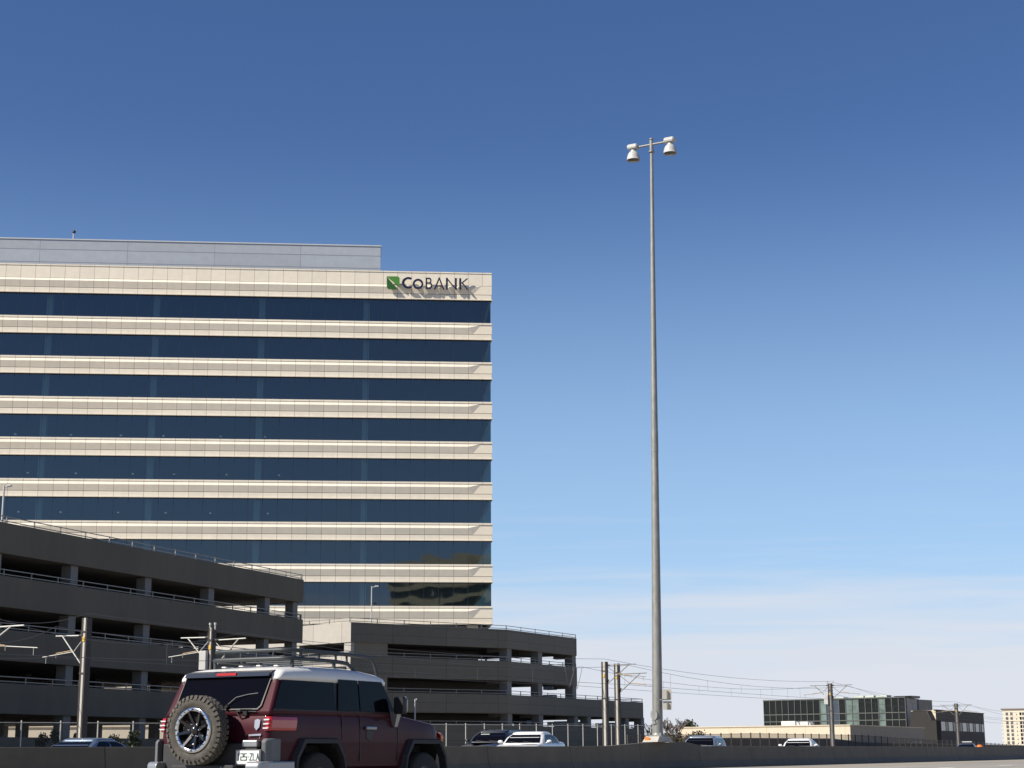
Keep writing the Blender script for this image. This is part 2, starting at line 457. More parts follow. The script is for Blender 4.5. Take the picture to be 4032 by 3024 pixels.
mb = MB(); mb.box((-.28, -.28, .14), (.28, .28, .18))
for a in (-1, 1):
    for b in (-1, 1): mb.tube([(a * .24, b * .24, .15), (a * .24, b * .24, .27)], .055, n=8)
mb.tube([(0, 0, .18), (0, 0, .26)], [.26, .222], n=20)
mb.build('base_plate', GALV, lp)
mb = MB(); c0 = Vector((-.04, -.19, .98))
mb.tube([c0 + Vector((0, .05, 0)), c0 + Vector((0, -.05, 0))], .15, n=16); mb.v = [Vector((v.x, v.y, .98 + (v.z - .98) * 1.45)) for v in mb.v]
mb.build('hand_hole_cover', GALV, lp)
mb = MB(); mb.tube([(-.12, -.21, .92), (-.1, -.24, .82), (.0, -.235, .72), (.03, -.22, .62), (-.1, -.22, .60)], .022, n=6); mb.build('conduit', GALV, lp)
mb = MB(); mb.obox((-.16, -.70, .03), (.10, 0, 0), (0, .012, 0), (0, 0, .07)); mb.build('orange_marker', mat('orange_reflector', (.75, .22, .04), rough=.4), lp)
mb = MB(); tp = pl(1); tp2 = tp + Vector((ll.x / Hp, ll.y / Hp, 1)) * .0
mb.tube([tp, tp + Vector((0, 0, .07))], .125, n=16); mb.tube([tp + Vector((0, 0, .07)), tp + Vector((0, 0, .58))], .085, n=12)
mb.tube([tp + Vector((0, 0, .58)), tp + Vector((0, 0, .64))], [.11, .08], n=12)
mb.build('mast_head', GALV, lp)
mb = MB(); mb.tube([tp + Vector((-.87, 0, .36)), tp + Vector((.87, 0, .36))], .045, n=10); mb.build('cross_arm', GALV, lp)
for s in (-1, 1):
    c = tp + Vector((s * .87, 0, .36))
    mb = MB()
    hb = []
    for (r, z) in ((.20, -.06), (.235, .0), (.235, .10), (.20, .135)):
        hb.append([c + Vector((x * r * 1.02, y * r, z)) for x, y in ((-1, -.55), (-.8, -.75), (.8, -.75), (1, -.55), (1, .55), (.8, .75), (-.8, .75), (-1, .55))])
    mb.rings(hb, smooth=False)
    mb.tube([c + Vector((0, 0, -.08)), c + Vector((0, 0, -.2))], [.10, .13], n=14)
    h = mb.build('lamp_head', LAMPW, lp)
    mb = MB(); mb.lathe([(.10, -.17), (.17, -.20), (.235, -.30), (.275, -.43), (.285, -.56), (.30, -.57), (.27, -.555), (.0, -.54)], c, n=28)
    rf = mb.build('reflector', LAMPW, h)
    mb = MB(); mb.lathe([(.27, -.55), (.2, -.585), (.0, -.60)], c, n=28); mb.build('lens', LENS, h)
sg = at_plane(2622, 2757, (pb.x, pb.y + .15, 0), Vector((0, 1, 0)))
# road sign clamped to the pole, seen from behind
sr = empty('road_sign', (pb.x, pb.y - .42, sg.z), rad(2), 'cream backs of two stacked sign panels clamped to the tall light pole', 'road sign')
ALU = mat('sign_back', (.52, .48, .40), rough=.6, var=.05)
zc = [at_plane(2622, y, (pb.x, pb.y + .15, 0), Vector((0, 1, 0))).z - sg.z for y in (2716, 2758, 2762, 2796)]
x1 = at_plane(2641, 2757, (pb.x, pb.y + .15, 0), Vector((0, 1, 0))).x - pb.x
for a, b in ((zc[1], zc[0]), (zc[3], zc[2])):
    mb = MB(); mb.prism([(.22, .09, a), (x1 - .02, .09, a), (x1, .09, a + .03), (x1, .09, b - .03), (x1 - .02, .09, b), (.22, .09, b)], (0, .012, 0))
    mb.build('sign_panel', ALU, sr)
    mb = MB(); mb.box((x1 - .21, .03, a + .03), (x1 - .155, .088, b - .05)); mb.build('stiffener', GALV, sr)
mb = MB(); mb.box((.12, .03, -.02), (x1 - .1, .088, .035)); mb.box((.12, .088, -.02), (.2, .42, .035)); mb.build('bracket', GALV, sr)

# ---------------------------------------------------------------- office tower
E_ = Vector((.9959, .0906, 0)); PHI = math.atan2(.0906, .9959)
NF = Vector((.0906, -.9959, 0))                          # facade faces the camera and the sun
Pc = at_Y(1939, 2200, 170.3)
tower = empty('office_tower', (Pc.x, Pc.y, GZ), PHI, 'cream banded office tower with dark blue ribbon windows and a grey metal penthouse', 'office building')
def fz(x, y, off=0.0):
    p = at_plane(x, y, Pc + NF * off, NF); q = p - Vector((Pc.x, Pc.y, GZ))
    return q.dot(E_), q.z
tops = [1073.8, 1272.4, 1426.7, 1583.9, 1743, 1902.2, 2061.3, 2222.4, 2386.8]
bots = [1183.7, 1339.5, 1494, 1651.6, 1811, 1970, 2131.7, 2292.8, 2456.7]
zt = [fz(1870, y)[1] for y in tops]; zb = [fz(1870, y)[1] for y in bots]
# even out the storey heights
per = (zt[1] - zt[8]) / 7; zt = [zt[0]] + [zt[1] - per * i for i in range(8)]
hb_ = sum(zt[i] - zb[i] for i in range(1, 9)) / 8; zb = [zb[0]] + [zt[i] - hb_ for i in range(1, 9)]
XL, XR, DEP = -78.0, 0.0, 34.0
def band(ztop, zbot, first):
    """spandrel with a folded face: lit upper chamfer, undercut lower chamfer, fading out into a flat end panel"""
    mb = MB()
    H = ztop - zbot
    zl = zbot + .60                     # shadow groove
    if first: zr_top = zl + .73 + .26
    else: zr_top = ztop - .19
    zr = zl + .73 - (0 if first else .02)
    bump = .17
    xa = -1.1; xb = -2.7; xr = -2.0    # apex, ridge end
    x0, x1 = XL, XR
    # ledge / cap
    mb.box((x0, -.07, zr_top), (x1, .3, ztop) if not first else (x1, .3, zr_top + .0))if not first else None
    if first:
        mb.box((x0, 0.0, zr_top + .03), (x1, .3, ztop - .13)); mb.box((x0, -.05, ztop - .13), (x1, .32, ztop))
        mb.box((x0, .02, zr_top), (x1, .3, zr_top + .03), 1)
    # folded face
    A0, A1 = (x0, 0, zr_top), (xa, 0, zr_top); B0, B1 = (x0, -bump, zr), (xb + .2, -bump, zr); C0, C1 = (x0, 0.0, zl + .05), (xr, 0.0, zl + .05)
    mb.add([A0, A1, B1, B0], [(0, 1, 2, 3)])
    mb.add([B0, B1, C1, C0], [(0, 1, 2, 3)])
    mb.add([A1, C1, B1], [(0, 1, 2)])
    mb.add([A1, (x1, 0, zr_top), (x1, 0, zl + .05), C1], [(0, 1, 2, 3)], 2)
    mb.add([(x1, 0, zr_top), (x1, .3, zr_top), (x1, .3, zl + .05), (x1, 0, zl + .05)], [(0, 1, 2, 3)], 2)
    mb.box((x0, .02, zl), (x1 - .02, .3, zl + .05), 1)
    # lower flat strip with drip ledge
    mb.box((x0, -.02, zbot + .12), (x1 - 2.46, .3, zl)); mb.box((x1 - 2.46, -.021, zbot + .12), (x1 - .04, .3, zl), 2)
    mb.box((x0, -.08, zbot + .02), (x1 + .06, .3, zbot + .12))
    mb.box((x0, -.0, zbot - .04), (x1, .3, zbot + .02), 1)
    # other three sides, plain
    mb.box((x1 - .3, .3, zbot), (x1, DEP, ztop), 2); mb.box((x0, DEP - .3, zbot), (x1 - .3, DEP, ztop), 2); mb.box((x0, .3, zbot), (x0 + .3, DEP - .3, ztop), 2)
    return mb.build('spandrel_band', [PRECAST, DARKLINE, PRECAST_S], tower)
for i in range(9): band(zt[i], zb[i], i == 0)
SHADE = mat('office_ceiling', (.05, .052, .055), rough=.9)
for i in range(9):
    mb = MB(); mb.box((XL + .3, .3, zb[i] + .25), (XR - .3, DEP - .3, zb[i] + .6)); mb.build('floor_slab', SHADE, tower)
for i in range(8):
    g0, g1 = zt[i + 1], zb[i] - .04
    mb = MB()
    mb.add([(XL, .18, g0), (XR - .12, .18, g0), (XR - .12, .18, g1), (XL, .18, g1)], [(0, 1, 2, 3)])
    mb.add([(XR - .12, .18, g0), (XR - .12, DEP - .2, g0), (XR - .12, DEP - .2, g1), (XR - .12, .18, g1)], [(0, 1, 2, 3)])
    mb.add([(XL, DEP - .2, g0), (XR - .12, DEP - .2, g0), (XR - .12, DEP - .2, g1), (XL, DEP - .2, g1)], [(0, 1, 2, 3)])
    w = mb.build('ribbon_window', TGLASS, tower)
    for cx in [-13.2 - 10.95 * k for k in range(6)]:
        mb = MB(); mb.box((cx - .32, 1.2, zb[i + 1] + .6), (cx + .32, 1.8, zb[i] + .25)); mb.build('interior_column', INTC, tower)
    mb = MB(); mb.box((XL + 2, 15, zb[i + 1] + .6), (-12 - (i * 7) % 9, 19, zb[i] + .25)); mb.build('core_wall', INT, tower)
# row of small lights under the ceilings on the middle floors
LAMPE = mat('office_downlight', (.9, .9, .85), emis=(.16, .16, .15))
for i in (2, 3, 4, 5):
    for k in range(9):
        x = -23 - k * 5.3 - (i % 2) * 1.2 - .5 * math.sin(k * 2.3 + i); mb = MB(); mb.box((x, 12.0, zb[i] + .1), (x + .2, 12.3, zb[i] + .22)); mb.build('downlight', LAMPE, tower)
# lobby level under the tower
mb = MB(); mb.box((XL + 6, 4, 0), (-16, DEP - 4, zb[8] + .25)); mb.build('lobby_wall', PRECAST_S, tower)
for cx in [-2.0 - 10.95 * k for k in range(7)]:
    mb = MB(); mb.box((cx - .55, .6, 0), (cx + .55, 1.7, zb[8] + .25)); mb.build('column', PRECAST_S, tower)
mb = MB(); mb.tube([(-.6, 1.2, 0), (-.6, 1.2, zb[8])], .12); mb.build('downpipe', BLACK, tower)
# penthouse
xr_, zr_ = fz(1499, 971, -4.0); 
mb = MB(); mb.box((XL + 2, 4.0, zt[0] - 1), (xr_, DEP - 5, zr_)); mb.build('penthouse', METALP, tower)
mb = MB(); mb.box((XL + 2, 3.93, zr_), (xr_ + .07, DEP - 5, zr_ + .12)); mb.build('coping', mat('penthouse_coping', (.5, .52, .55), rough=.5), tower)
ax_, az_ = fz(288, 940, -4.2)
mb = MB(); mb.tube([(ax_, 4.3, zr_), (ax_, 4.3, zr_ + .85)], .07); mb.build('camera_mast', LAMPW, tower)
mb = MB(); mb.lathe([(0, 0), (.16, .05), (.19, .2), (.12, .33), (0, .36)], (ax_ + .05, 4.3, zr_ + .82), n=12); mb.build('roof_camera', BLACK, tower)
mb = MB(); mb.box((XL, .3, zt[0] - .9), (XR - .3, DEP - .3, zt[0] - .7)); mb.build('roof_deck', SLAB, tower)

# low cream wing behind the first garage
wing = empty('low_wing', (Pc.x, Pc.y, GZ), PHI, 'low sunlit cream wall seen through the ground floor of the left garage', 'building')
w0 = fz(300, 2866, 14)[1]
mb = MB(); mb.box((-66, -18, 0), (-17, -12, w0)); mb.build('wall', PRECAST_S, wing)
mb = MB(); mb.box((-66.1, -18.12, w0), (-16.9, -12, w0 + .15)); mb.build('coping', PRECAST_S, wing)

# ---------------------------------------------------------------- company sign on the top band
NAVY = mat('sign_navy', (.009, .012, .04), rough=.35)
RIM = mat('sign_return', (.62, .62, .62), rough=.5)
G1 = mat('leaf_green', (.07, .235, .03), rough=.45); G2 = mat('leaf_green_dark', (.022, .10, .014), rough=.45)
OFF = .46
sign = empty('company_sign', (Pc.x, Pc.y, GZ), PHI, 'green leaf emblem and navy COBANK lettering standing off the top band of the tower', 'sign')
def sp(x, y): a = fz(1400 + x / 3.687, 900 + y / 3.687, OFF); return a
def plate(name, outl, m, parent=sign, depth=.14, rim=True, holes=None):
    mb = MB()
    pts = [(a, -OFF, b) for a, b in outl]
    mb.prism(pts, (0, depth, 0))
    o = mb.build(name, m, parent)
    return o
def q(pts): return [sp(*p) for p in pts]
def arc(cx, cy, rx, ry, a0, a1, n=10):
    return [(cx + rx * math.cos(rad(a0 + (a1 - a0) * i / n)), cy - ry * math.sin(rad(a0 + (a1 - a0) * i / n))) for i in range(n + 1)]
plate('leaf_blade', q([(453, 693), (596, 693)] + arc(604, 732, 36, 38, 90, 0, 6)[1:] + [(640, 845)]), G1)
plate('leaf_blade', q([(453, 697), (606, 878), (500, 875)] + arc(492, 835, 38, 40, 270, 180, 6)[1:]), G2)
def letter(name, strokes):
    """strokes: lists of polygons; each letter is one mesh, navy face on a pale return"""
    mb = MB()
    for j, s in enumerate(strokes):
        cx_ = sum(a for a, b in s) / len(s)
        if len(strokes) < 20 and max(a for a, b in s) - min(a for a, b in s) < 190: s = [(a + (4.2 if a > cx_ else -4.2), b) for a, b in s]
        p = [(a, -OFF - .002 * j, b) for a, b in q(s)]
        mb.prism(p, (0, .03, 0), 0)
        c = (sum(a[0] for a in p) / len(p), sum(a[2] for a in p) / len(p))
        p2 = [(a[0], -OFF + .031 - .002 * j, a[2]) for a in p]
        mb.prism(p2, (0, .12, 0), 1)
    return mb.build(name, [NAVY, RIM], sign)
def ringseg(cx, cy, rx, ry, w, a0, a1, n):
    out = []
    for i in range(n):
        b0, b1 = a0 + (a1 - a0) * i / n, a0 + (a1 - a0) * (i + 1) / n
        f = lambda a, s: (cx + (rx - s) * math.cos(rad(a)), cy - (ry - s) * math.sin(rad(a)))
        out.append([f(b0, 0), f(b1, 0), f(b1, w), f(b0, w)])
    return out
letter('letter', ringseg(768, 788, 92, 86, 30, 58, 302, 16))                      # C
letter('letter', ringseg(907, 804, 78, 76, 29, 0, 360, 24))                       # o
B = [[(1017, 712), (1039, 712), (1039, 878), (1017, 878)]]
B += [[(1039, 712), (1070, 712), (1070, 732), (1039, 732)], [(1039, 780), (1075, 780), (1075, 800), (1039, 800)], [(1039, 858), (1078, 858), (1078, 878), (1039, 878)]]
B += ringseg(1068, 756, 36, 44, 20, -90, 90, 8) + ringseg(1076, 829, 38, 49, 20, -90, 90, 8)
letter('letter', B)
letter('letter', [[(1205, 708), (1225, 708), (1165, 882), (1141, 882)], [(1210, 708), (1226, 708), (1286, 885), (1262, 885)], [(1180, 822), (1246, 822), (1253, 842), (1173, 842)]])
letter('letter', [[(1316, 714), (1336, 714), (1336, 885), (1316, 885)], [(1316, 714), (1334, 714), (1466, 886), (1448, 890)], [(1445, 718), (1467, 718), (1467, 888), (1445, 882)]])
letter('letter', [[(1508, 720), (1531, 720), (1531, 888), (1508, 888)], [(1606, 724), (1632, 724), (1552, 798), (1534, 790)], [(1540, 783), (1560, 782), (1637, 892), (1610, 890)]])
for x, y in ((520, 780), (560, 730), (700, 800), (860, 800), (1028, 740), (1028, 850), (1180, 850), (1250, 850), (1326, 800), (1456, 800), (1519, 750), (1519, 860)):
    a, b = sp(x, y); mb = MB(); mb.tube([(a, -OFF + .12, b), (a, .02, b)], .025, n=6); mb.build('standoff_pin', RIM, sign)

# ---------------------------------------------------------------- parking garages
def wall_seg(mb, p, q, z0, z1, th, inward, mi=0):
    p, q = Vector((p[0], p[1], 0)), Vector((q[0], q[1], 0)); w = inward.normalized() * th
    mb.hexa([p + Vector((0, 0, z0)), q + Vector((0, 0, z0)), q + w + Vector((0, 0, z0)), p + w + Vector((0, 0, z0)),
             p + Vector((0, 0, z1)), q + Vector((0, 0, z1)), q + w + Vector((0, 0, z1)), p + w + Vector((0, 0, z1))], mi)
def rail_line(mb, p, q, z, sp_=2.4, inset=None):
    p, q = Vector((p[0], p[1], z)), Vector((q[0], q[1], z)); L = (q - p).length; d = (q - p) / L
    for h in (.10, .36): mb.obox((p + q) / 2 + Vector((0, 0, h)), d * (L / 2), d.cross(Vector((0, 0, 1))) * .025, (0, 0, .025))
    k = max(1, int(L / sp_))
    for i in range(k + 1): mb.obox(p + d * (L * i / k) + Vector((0, 0, .2)), d * .03, d.cross(Vector((0, 0, 1))) * .03, (0, 0, .2))

# garage A (left)
AA = rad(21.6); DA = Vector((math.sin(AA), math.cos(AA), 0)); NA = Vector((math.cos(AA), -math.sin(AA), 0))  # outward normal
PA = at_Y(0, 2500, 93.6); PA.z = 0
gA = empty('parking_garage', (PA.x, PA.y, GZ), -AA, 'long grey four-deck parking garage at the left, sloping down towards the tower', 'parking garage')
def za(y): return at_plane(0, y, PA, NA).z - GZ
LA = (at_plane(1196, 2330, PA, NA) - PA).dot(DA)
lv = [(za(2053), za(2176)), (za(2264), za(2388)), (za(2476), za(2599)), (za(2688), za(2810)), (za(2902), 0)]
DEPA = 27.0
# local frame: x = outward, y = along
def along(x, y=2400): return (at_plane(x, y, PA, NA) - PA).dot(DA)
y0A = -32.0
colsA = [along(x, y) for x, y in ((5, 2200), (308, 2250), (598, 2300), (846, 2330), (1066, 2360))]
stp = (colsA[-1] - colsA[0]) / 4
colsA = [colsA[0] - 3 * stp, colsA[0] - 2 * stp, colsA[0] - stp] + colsA + [LA - .75]
for i, (a, b) in enumerate(lv):
    mb = MB(); x = Vector
    e = .0 if i < 4 else 0
    mb.box((-.25, y0A, b), (0, LA, a))
    mb.box((-DEPA, y0A, b), (-DEPA + .25, LA, a)) if i != 4 else None
    if i < 4:
        mb.box((-DEPA + .25, LA - .25, b), (-.25, LA, a)); mb.box((-DEPA + .25, y0A, b), (-.25, y0A + .25, a))
        mb.box((-.02, y0A, b - .05), (.06, LA + .04, b + .12), 0) if False else None
    mb.build('parapet', CONC, gA, bevel=.03)
    if i < 4:
        mb = MB(); mb.box((-DEPA + .25, y0A + .25, b + .05), (-.25, LA - .25, b + .65)); mb.build('deck', SLAB, gA)
    if i < 4:
        mb = MB(); rail_line(mb, (-.12, y0A), (-.12, LA - .1), a, 2.45)
        rail_line(mb, (-.2, LA - .12), (-DEPA, LA - .12), a, 2.45)
        mb.build('railing', RAIL, gA)
for yc in colsA:
    for i in range(4):
        z0 = lv[i + 1][1] + .65 if i < 3 else 0
        mb = MB(); mb.box((-.95, yc - .35, z0), (-.27, yc + .35, lv[i][1])); mb.build('column', COLM, gA)
    for xx in (-9.5, -17.5, -DEPA + .6):
        mb = MB(); mb.box((xx - .3, yc - .3, 0), (xx + .3, yc + .3, lv[0][1] + .05)); mb.build('inner_column', SLAB, gA)
mb = MB(); mb.box((-14, y0A + 1, 3.2), (-13.7, LA - 13, lv[0][1] + .05)); mb.build('ramp_wall', SLAB, gA)
# parking lot lamp on the roof of garage A
def roof_lamp(name, x, ytop, ybot, Y, armpx, label, cat='lamp post', m=LAMPW, r=.07, h=None):
    a = at_Y(x, ybot, Y); b = at_Y(x, ytop, Y); c = at_Y(x + armpx, ytop, Y)
    o = empty(name, a, 0, label, cat)
    H = b.z - a.z; L = c.x - a.x
    mb = MB(); mb.tube([(0, 0, -1.0), (0, 0, H)], [r, r * .75], n=10); mb.build('post', m, o)
    sgn = 1 if L > 0 else -1
    mb = MB(); mb.tube([(0, 0, H - .12), (L * .55, 0, H - .05)], .035, n=8); mb.build('arm', m, o)
    mb = MB(); mb.hexa([(L * .45, -.16, H - .08), (L, -.16, H - .04), (L, .16, H - .04), (L * .45, .16, H - .08), (L * .45, -.14, H + .05), (L * .95, -.14, H + .04), (L * .95, .14, H + .04), (L * .45, .14, H + .05)])
    mb.build('lamp_head', m, o, bevel=.02)
    return o
roof_lamp('lamp_post', 8, 1912, 2052, 99, 38, 'grey lamp post on the roof of the left garage at the picture edge')

# garage B (middle)
YB = 155.0
PD = at_Y(1998, 2600, YB); PD.z = 0
d2 = D_.copy(); n2 = Vector((math.cos(TH), -math.sin(TH), 0))
def zB(y): return at_Y(1998, y, YB).z
levB = [(zB(2479), zB(2553)), (zB(2603), zB(2680)), (zB(2735), zB(2810)), (zB(2857), GZ - .3)]
# bend to right end, top levels; longer lower levels
PE = PD + d2 * ((at_plane(2272, 2650, PD, n2) - PD).dot(d2))
PF = PD + d2 * ((at_plane(2533, 2800, PD, n2) - PD).dot(d2))
# corner: find the point on ray x=1382 whose top height equals the deck height
rc = ray(1382, 2449); k = (levB[0][0] - EYE) / rc.z; PC = O_ + rc * k; PC.z = 0
rl = ray(1190, 2464.5); k = (levB[0][0] - EYE) / rl.z; PL = O_ + rl * k; PL.z = 0
dl = (PL - PC).normalized(); PL = PC + dl * 34
nin2 = -n2
depthB = 17.0
PEb = PE + nin2 * depthB; PFb = PF + nin2 * depthB
PDb = PD + nin2 * depthB + Vector((-4, 0, 0))
PLb = PL + Vector((6, 6, 0))
gB = empty('parking_garage', (PD.x, PD.y, GZ), -TH, 'grey stepped parking garage with a bent front, in front of the tower base', 'parking garage')
MBi = (Matrix.Translation((PD.x, PD.y, GZ)) @ Matrix.Rotation(-TH, 4, 'Z')).inverted()
def fin(mb, name, m, parent=gB, **k):
    mb.v = [MBi @ v for v in mb.v]; return mb.build(name, m, parent, **k)
def nrm_in(p, q_, inside):
    d = (q_ - p).normalized(); n = Vector((-d.y, d.x, 0)); return n if n.dot(inside - p) > 0 else -n
inside = (PD + PE) / 2 + nin2 * 8
for i, (a, b) in enumerate(levB):
    end, endb = (PE, PEb) if i < 2 else (PF, PFb)
    segs = [(PC, PD, CONC_B), (PD, end, CONC_B), (end, endb, CONC_B), (endb, PDb, CONC_B), (PDb, PLb, CONC_B)]
    mb = MB()
    for p, q_, m in segs: wall_seg(mb, p, q_, b, a, .25, nrm_in(p, q_, inside) if (p, q_) != (PC, PD) else nrm_in(p, q_, inside))
    fin(mb, 'parapet', CONC_B, bevel=.02)
    if True:
        o = None
        # sunlit return face: own object rotated so that its joints follow the wall
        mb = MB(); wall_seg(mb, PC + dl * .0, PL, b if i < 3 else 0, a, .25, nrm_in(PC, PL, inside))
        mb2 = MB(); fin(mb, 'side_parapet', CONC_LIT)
    if i < 3:
        mb = MB(); poly = [PC + (inside - PC).normalized() * .4, PD + nin2 * .25, end + nin2 * .25 - d2 * .3, endb - nin2 * .25 - d2 * .3, PDb - nin2 * .3, PLb, PL + Vector((.6, .4, 0))]
        mb.prism([(p.x, p.y, b + .05) for p in poly], (0, 0, .6)); fin(mb, 'deck', SLAB)
        mb = MB()
        up = nin2 * .12
        for p, q_ in ((PC, PD), (PD, end), (end, endb), (PL, PC)): rail_line(mb, p + up, q_ + up, a, 2.6)
        fin(mb, 'railing', RAIL)
    else:
        mb = MB(); rail_line(mb, PD + nin2 * .12, end + nin2 * .12, a, 2.6); rail_line(mb, PC + nin2 * .12, PD + nin2 * .12, a, 2.6); fin(mb, 'railing', RAIL)
# columns of B
def colB(x, i, back=0.6, w=.42, end=None):
    p = at_plane(x, 2650, PD + nin2 * back, n2); b = levB[i][1]; z0 = levB[i + 1][1] + .65 if i < 2 else GZ
    mb = MB(); mb.obox((p.x, p.y, (z0 + b) / 2 + .05), d2 * w, n2 * w, (0, 0, (b - z0) / 2 + .05)); fin(mb, 'column', COLM)
    # haunch under the beam
    mb = MB(); c = Vector((p.x, p.y, 0)) + nin2 * .5
    mb.prism([c + d2 * (-w) + Vector((0, 0, b + .05)), c + d2 * (w) + Vector((0, 0, b + .05)), c + d2 * w + nin2 * 1.2 + Vector((0, 0, b + .05)), c + d2 * (-w) + nin2 * 1.2 + Vector((0, 0, b + .05))], (0, 0, -.35))
    fin(mb, 'bracket', COLM)
for i in (0, 1):
    for x in (1990, 2112, 2246): colB(x, i)
    for x in (2165,): colB(x, i, back=15.5, w=.6)
for x in (1992, 2114, 2252, 2303, 2452, 2512): colB(x, 2)
for x in (1900, 2060, 2215, 2290, 2400): colB(x, 2, back=15.5, w=.8)
# solid stair core between the corner and the first opening
dCD = (PD - PC).normalized(); LCD = (PD - PC).length
nCD = nrm_in(PC, PD, inside)
pj = at_plane(1529, 2560, PC, nCD); LJ = (Vector((pj.x, pj.y, 0)) - PC).dot(dCD)
TANW = mat('stair_core_wall', (.21, .185, .135), rough=.9, var=.1, scale=1)
for i in range(3):
    z0 = levB[i + 1][0]; z1 = levB[i][1]
    mb = MB(); wall_seg(mb, PC + dCD * .5 + nCD * .12, PC + dCD * LJ + nCD * .12, z0 - .4, z1 + .02, .2, nCD); fin(mb, 'core_wall', TANW)
    mb = MB(); wall_seg(mb, PC + dCD * LJ * .8 + nCD * 6, PD + nCD * 6 + dCD * (3.6 if i else 1), z0 - .9, z1 + .04, .25, nCD); fin(mb, 'inner_wall', SLAB)
# piers under the sunlit side
for i in range(2):
    for s in (.5, 7.2, 14):
        p = PC + dl * s + nrm_in(PC, PL, inside) * .1; z0, z1 = levB[i + 1][0], levB[i][1]
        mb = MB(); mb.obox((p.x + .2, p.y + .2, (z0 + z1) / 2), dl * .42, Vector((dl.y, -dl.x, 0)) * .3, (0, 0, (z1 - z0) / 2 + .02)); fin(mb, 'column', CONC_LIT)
roof_lamp('lamp_post', 1462, 2308, 2450, 160, 30, 'slim lamp post on the roof of the middle garage, in front of the tower windows')
roof_lamp('lamp_post', 1633, 2753, 2935, 128, 9, 'short cream lamp post in front of the middle garage, just past the truck hood')

# ---------------------------------------------------------------- chain-link fence along the tracks
FN = 60.0
def fence(name, xs, ytop, label, pm, zb=GZ, w=.026, wall=False, n=FN, alpha=FMESH, cat='fence'):
    p0 = at_N(xs[0], 2900, n); o = empty(name, (p0.x, p0.y, GZ), 0, label, cat)
    prev = None; mm = MB(); rr = MB()
    for x in xs:
        p = at_N(x, ytop(x), n) - Vector((p0.x, p0.y, GZ))
        mb = MB(); mb.obox((p.x, p.y, p.z / 2), D_ * w, N_ * w, (0, 0, p.z / 2 + .02)); mb.build('post', pm, o)
        if prev is not None:
            a, b = prev, p
            mm.add([(a.x, a.y, .05), (b.x, b.y, .05), (b.x, b.y, b.z - .1), (a.x, a.y, a.z - .1)], [(0, 1, 2, 3)])
            rr.tube([(a.x, a.y, a.z - .08), (b.x, b.y, b.z - .08)], .02, n=5)
        prev = p
    mm.build('wire_mesh', alpha, o); rr.build('top_rail', pm, o)
    return o
def post_xs(n, t0, t1, dt):
    out = []; t = t0
    while t <= t1:
        p = W(t, n, 2) - O_; out.append(2016 + FPX * p.dot(R_) / p.dot(F_)); t += dt
    return out
tA = tn(at_N(85, 2900, FN))[0]
lerp = lambda a, b, k: a + (b - a) * k
fence('chain_link_fence', post_xs(FN, tA - 2 * 2.68, tA + 2.68 * 30, 2.68), lambda x: lerp(2838, 2851, x / 2137), 'galvanised chain link fence with pale posts beside the light rail tracks', FENP)
tB = tn(at_N(2470, 2900, FN))[0]
fence('dark_fence', post_xs(FN, tB, tB + 2.68 * 78, 2.68), lambda x: lerp(2893, 2885, (x - 2470) / 500) if x < 2970 else lerp(2885, 2892, (x - 2970) / 400) if x < 3370 else lerp(2892, 2936, (x - 3370) / 700), 'dark post fence running on past the light pole in front of the tan building', FEND, w=.05, alpha=FMESH2)

# ---------------------------------------------------------------- overhead line poles
PN = 51.0
def cantilever(o, side, z, L, Lr, dark=False, name='cantilever_arm'):
    """arm in the pole's frame: x axis across the tracks, z up"""
    mb = MB()
    mb.tube([(side * .12, 0, z), (side * L, 0, z + .03)], .035, n=6)
    mb.tube([(side * .12, 0, z - 1.35), (side * L * .78, 0, z)], .03, n=6)
    a = mb.build(name, ARMD if dark else ARMM, o)
    for pts in ([(side * .12, 0, z), (side * .4, 0, z + .005)], [(side * .12, 0, z - 1.35), (side * .3, 0, z - 1.0)]):
        mb = MB(); mb.tube(pts, .057, n=8); mb.build('insulator', POLED, a)
    mb = MB(); p = Vector((side * (L * .78 * .55), 0, z - .62))
    mb.tube([p, p + Vector((side * Lr, 0, -.10))], .022, n=6); mb.tube([p + Vector((side * Lr, 0, -.1)), p + Vector((side * Lr, 0, -.3))], .015, n=5)
    mb.build('registration_arm', COPPER, a)
    mb = MB(); p = Vector((side * L * .42, .02, z - .68)); q_ = Vector((side * (L + .75), .02, z - .86))
    mb.tube([p, q_], .022, n=6); mb.tube([q_ - Vector((side * .2, 0, -.02)), q_ - Vector((side * .2, 0, .28))], .012, n=5); mb.tube([p + Vector((0, .03, 0)), Vector((side * .16, .05, z - .08))], .02, n=6)
    mb.build('steady_arm', ARMD if dark else ARMM, a)
    return a
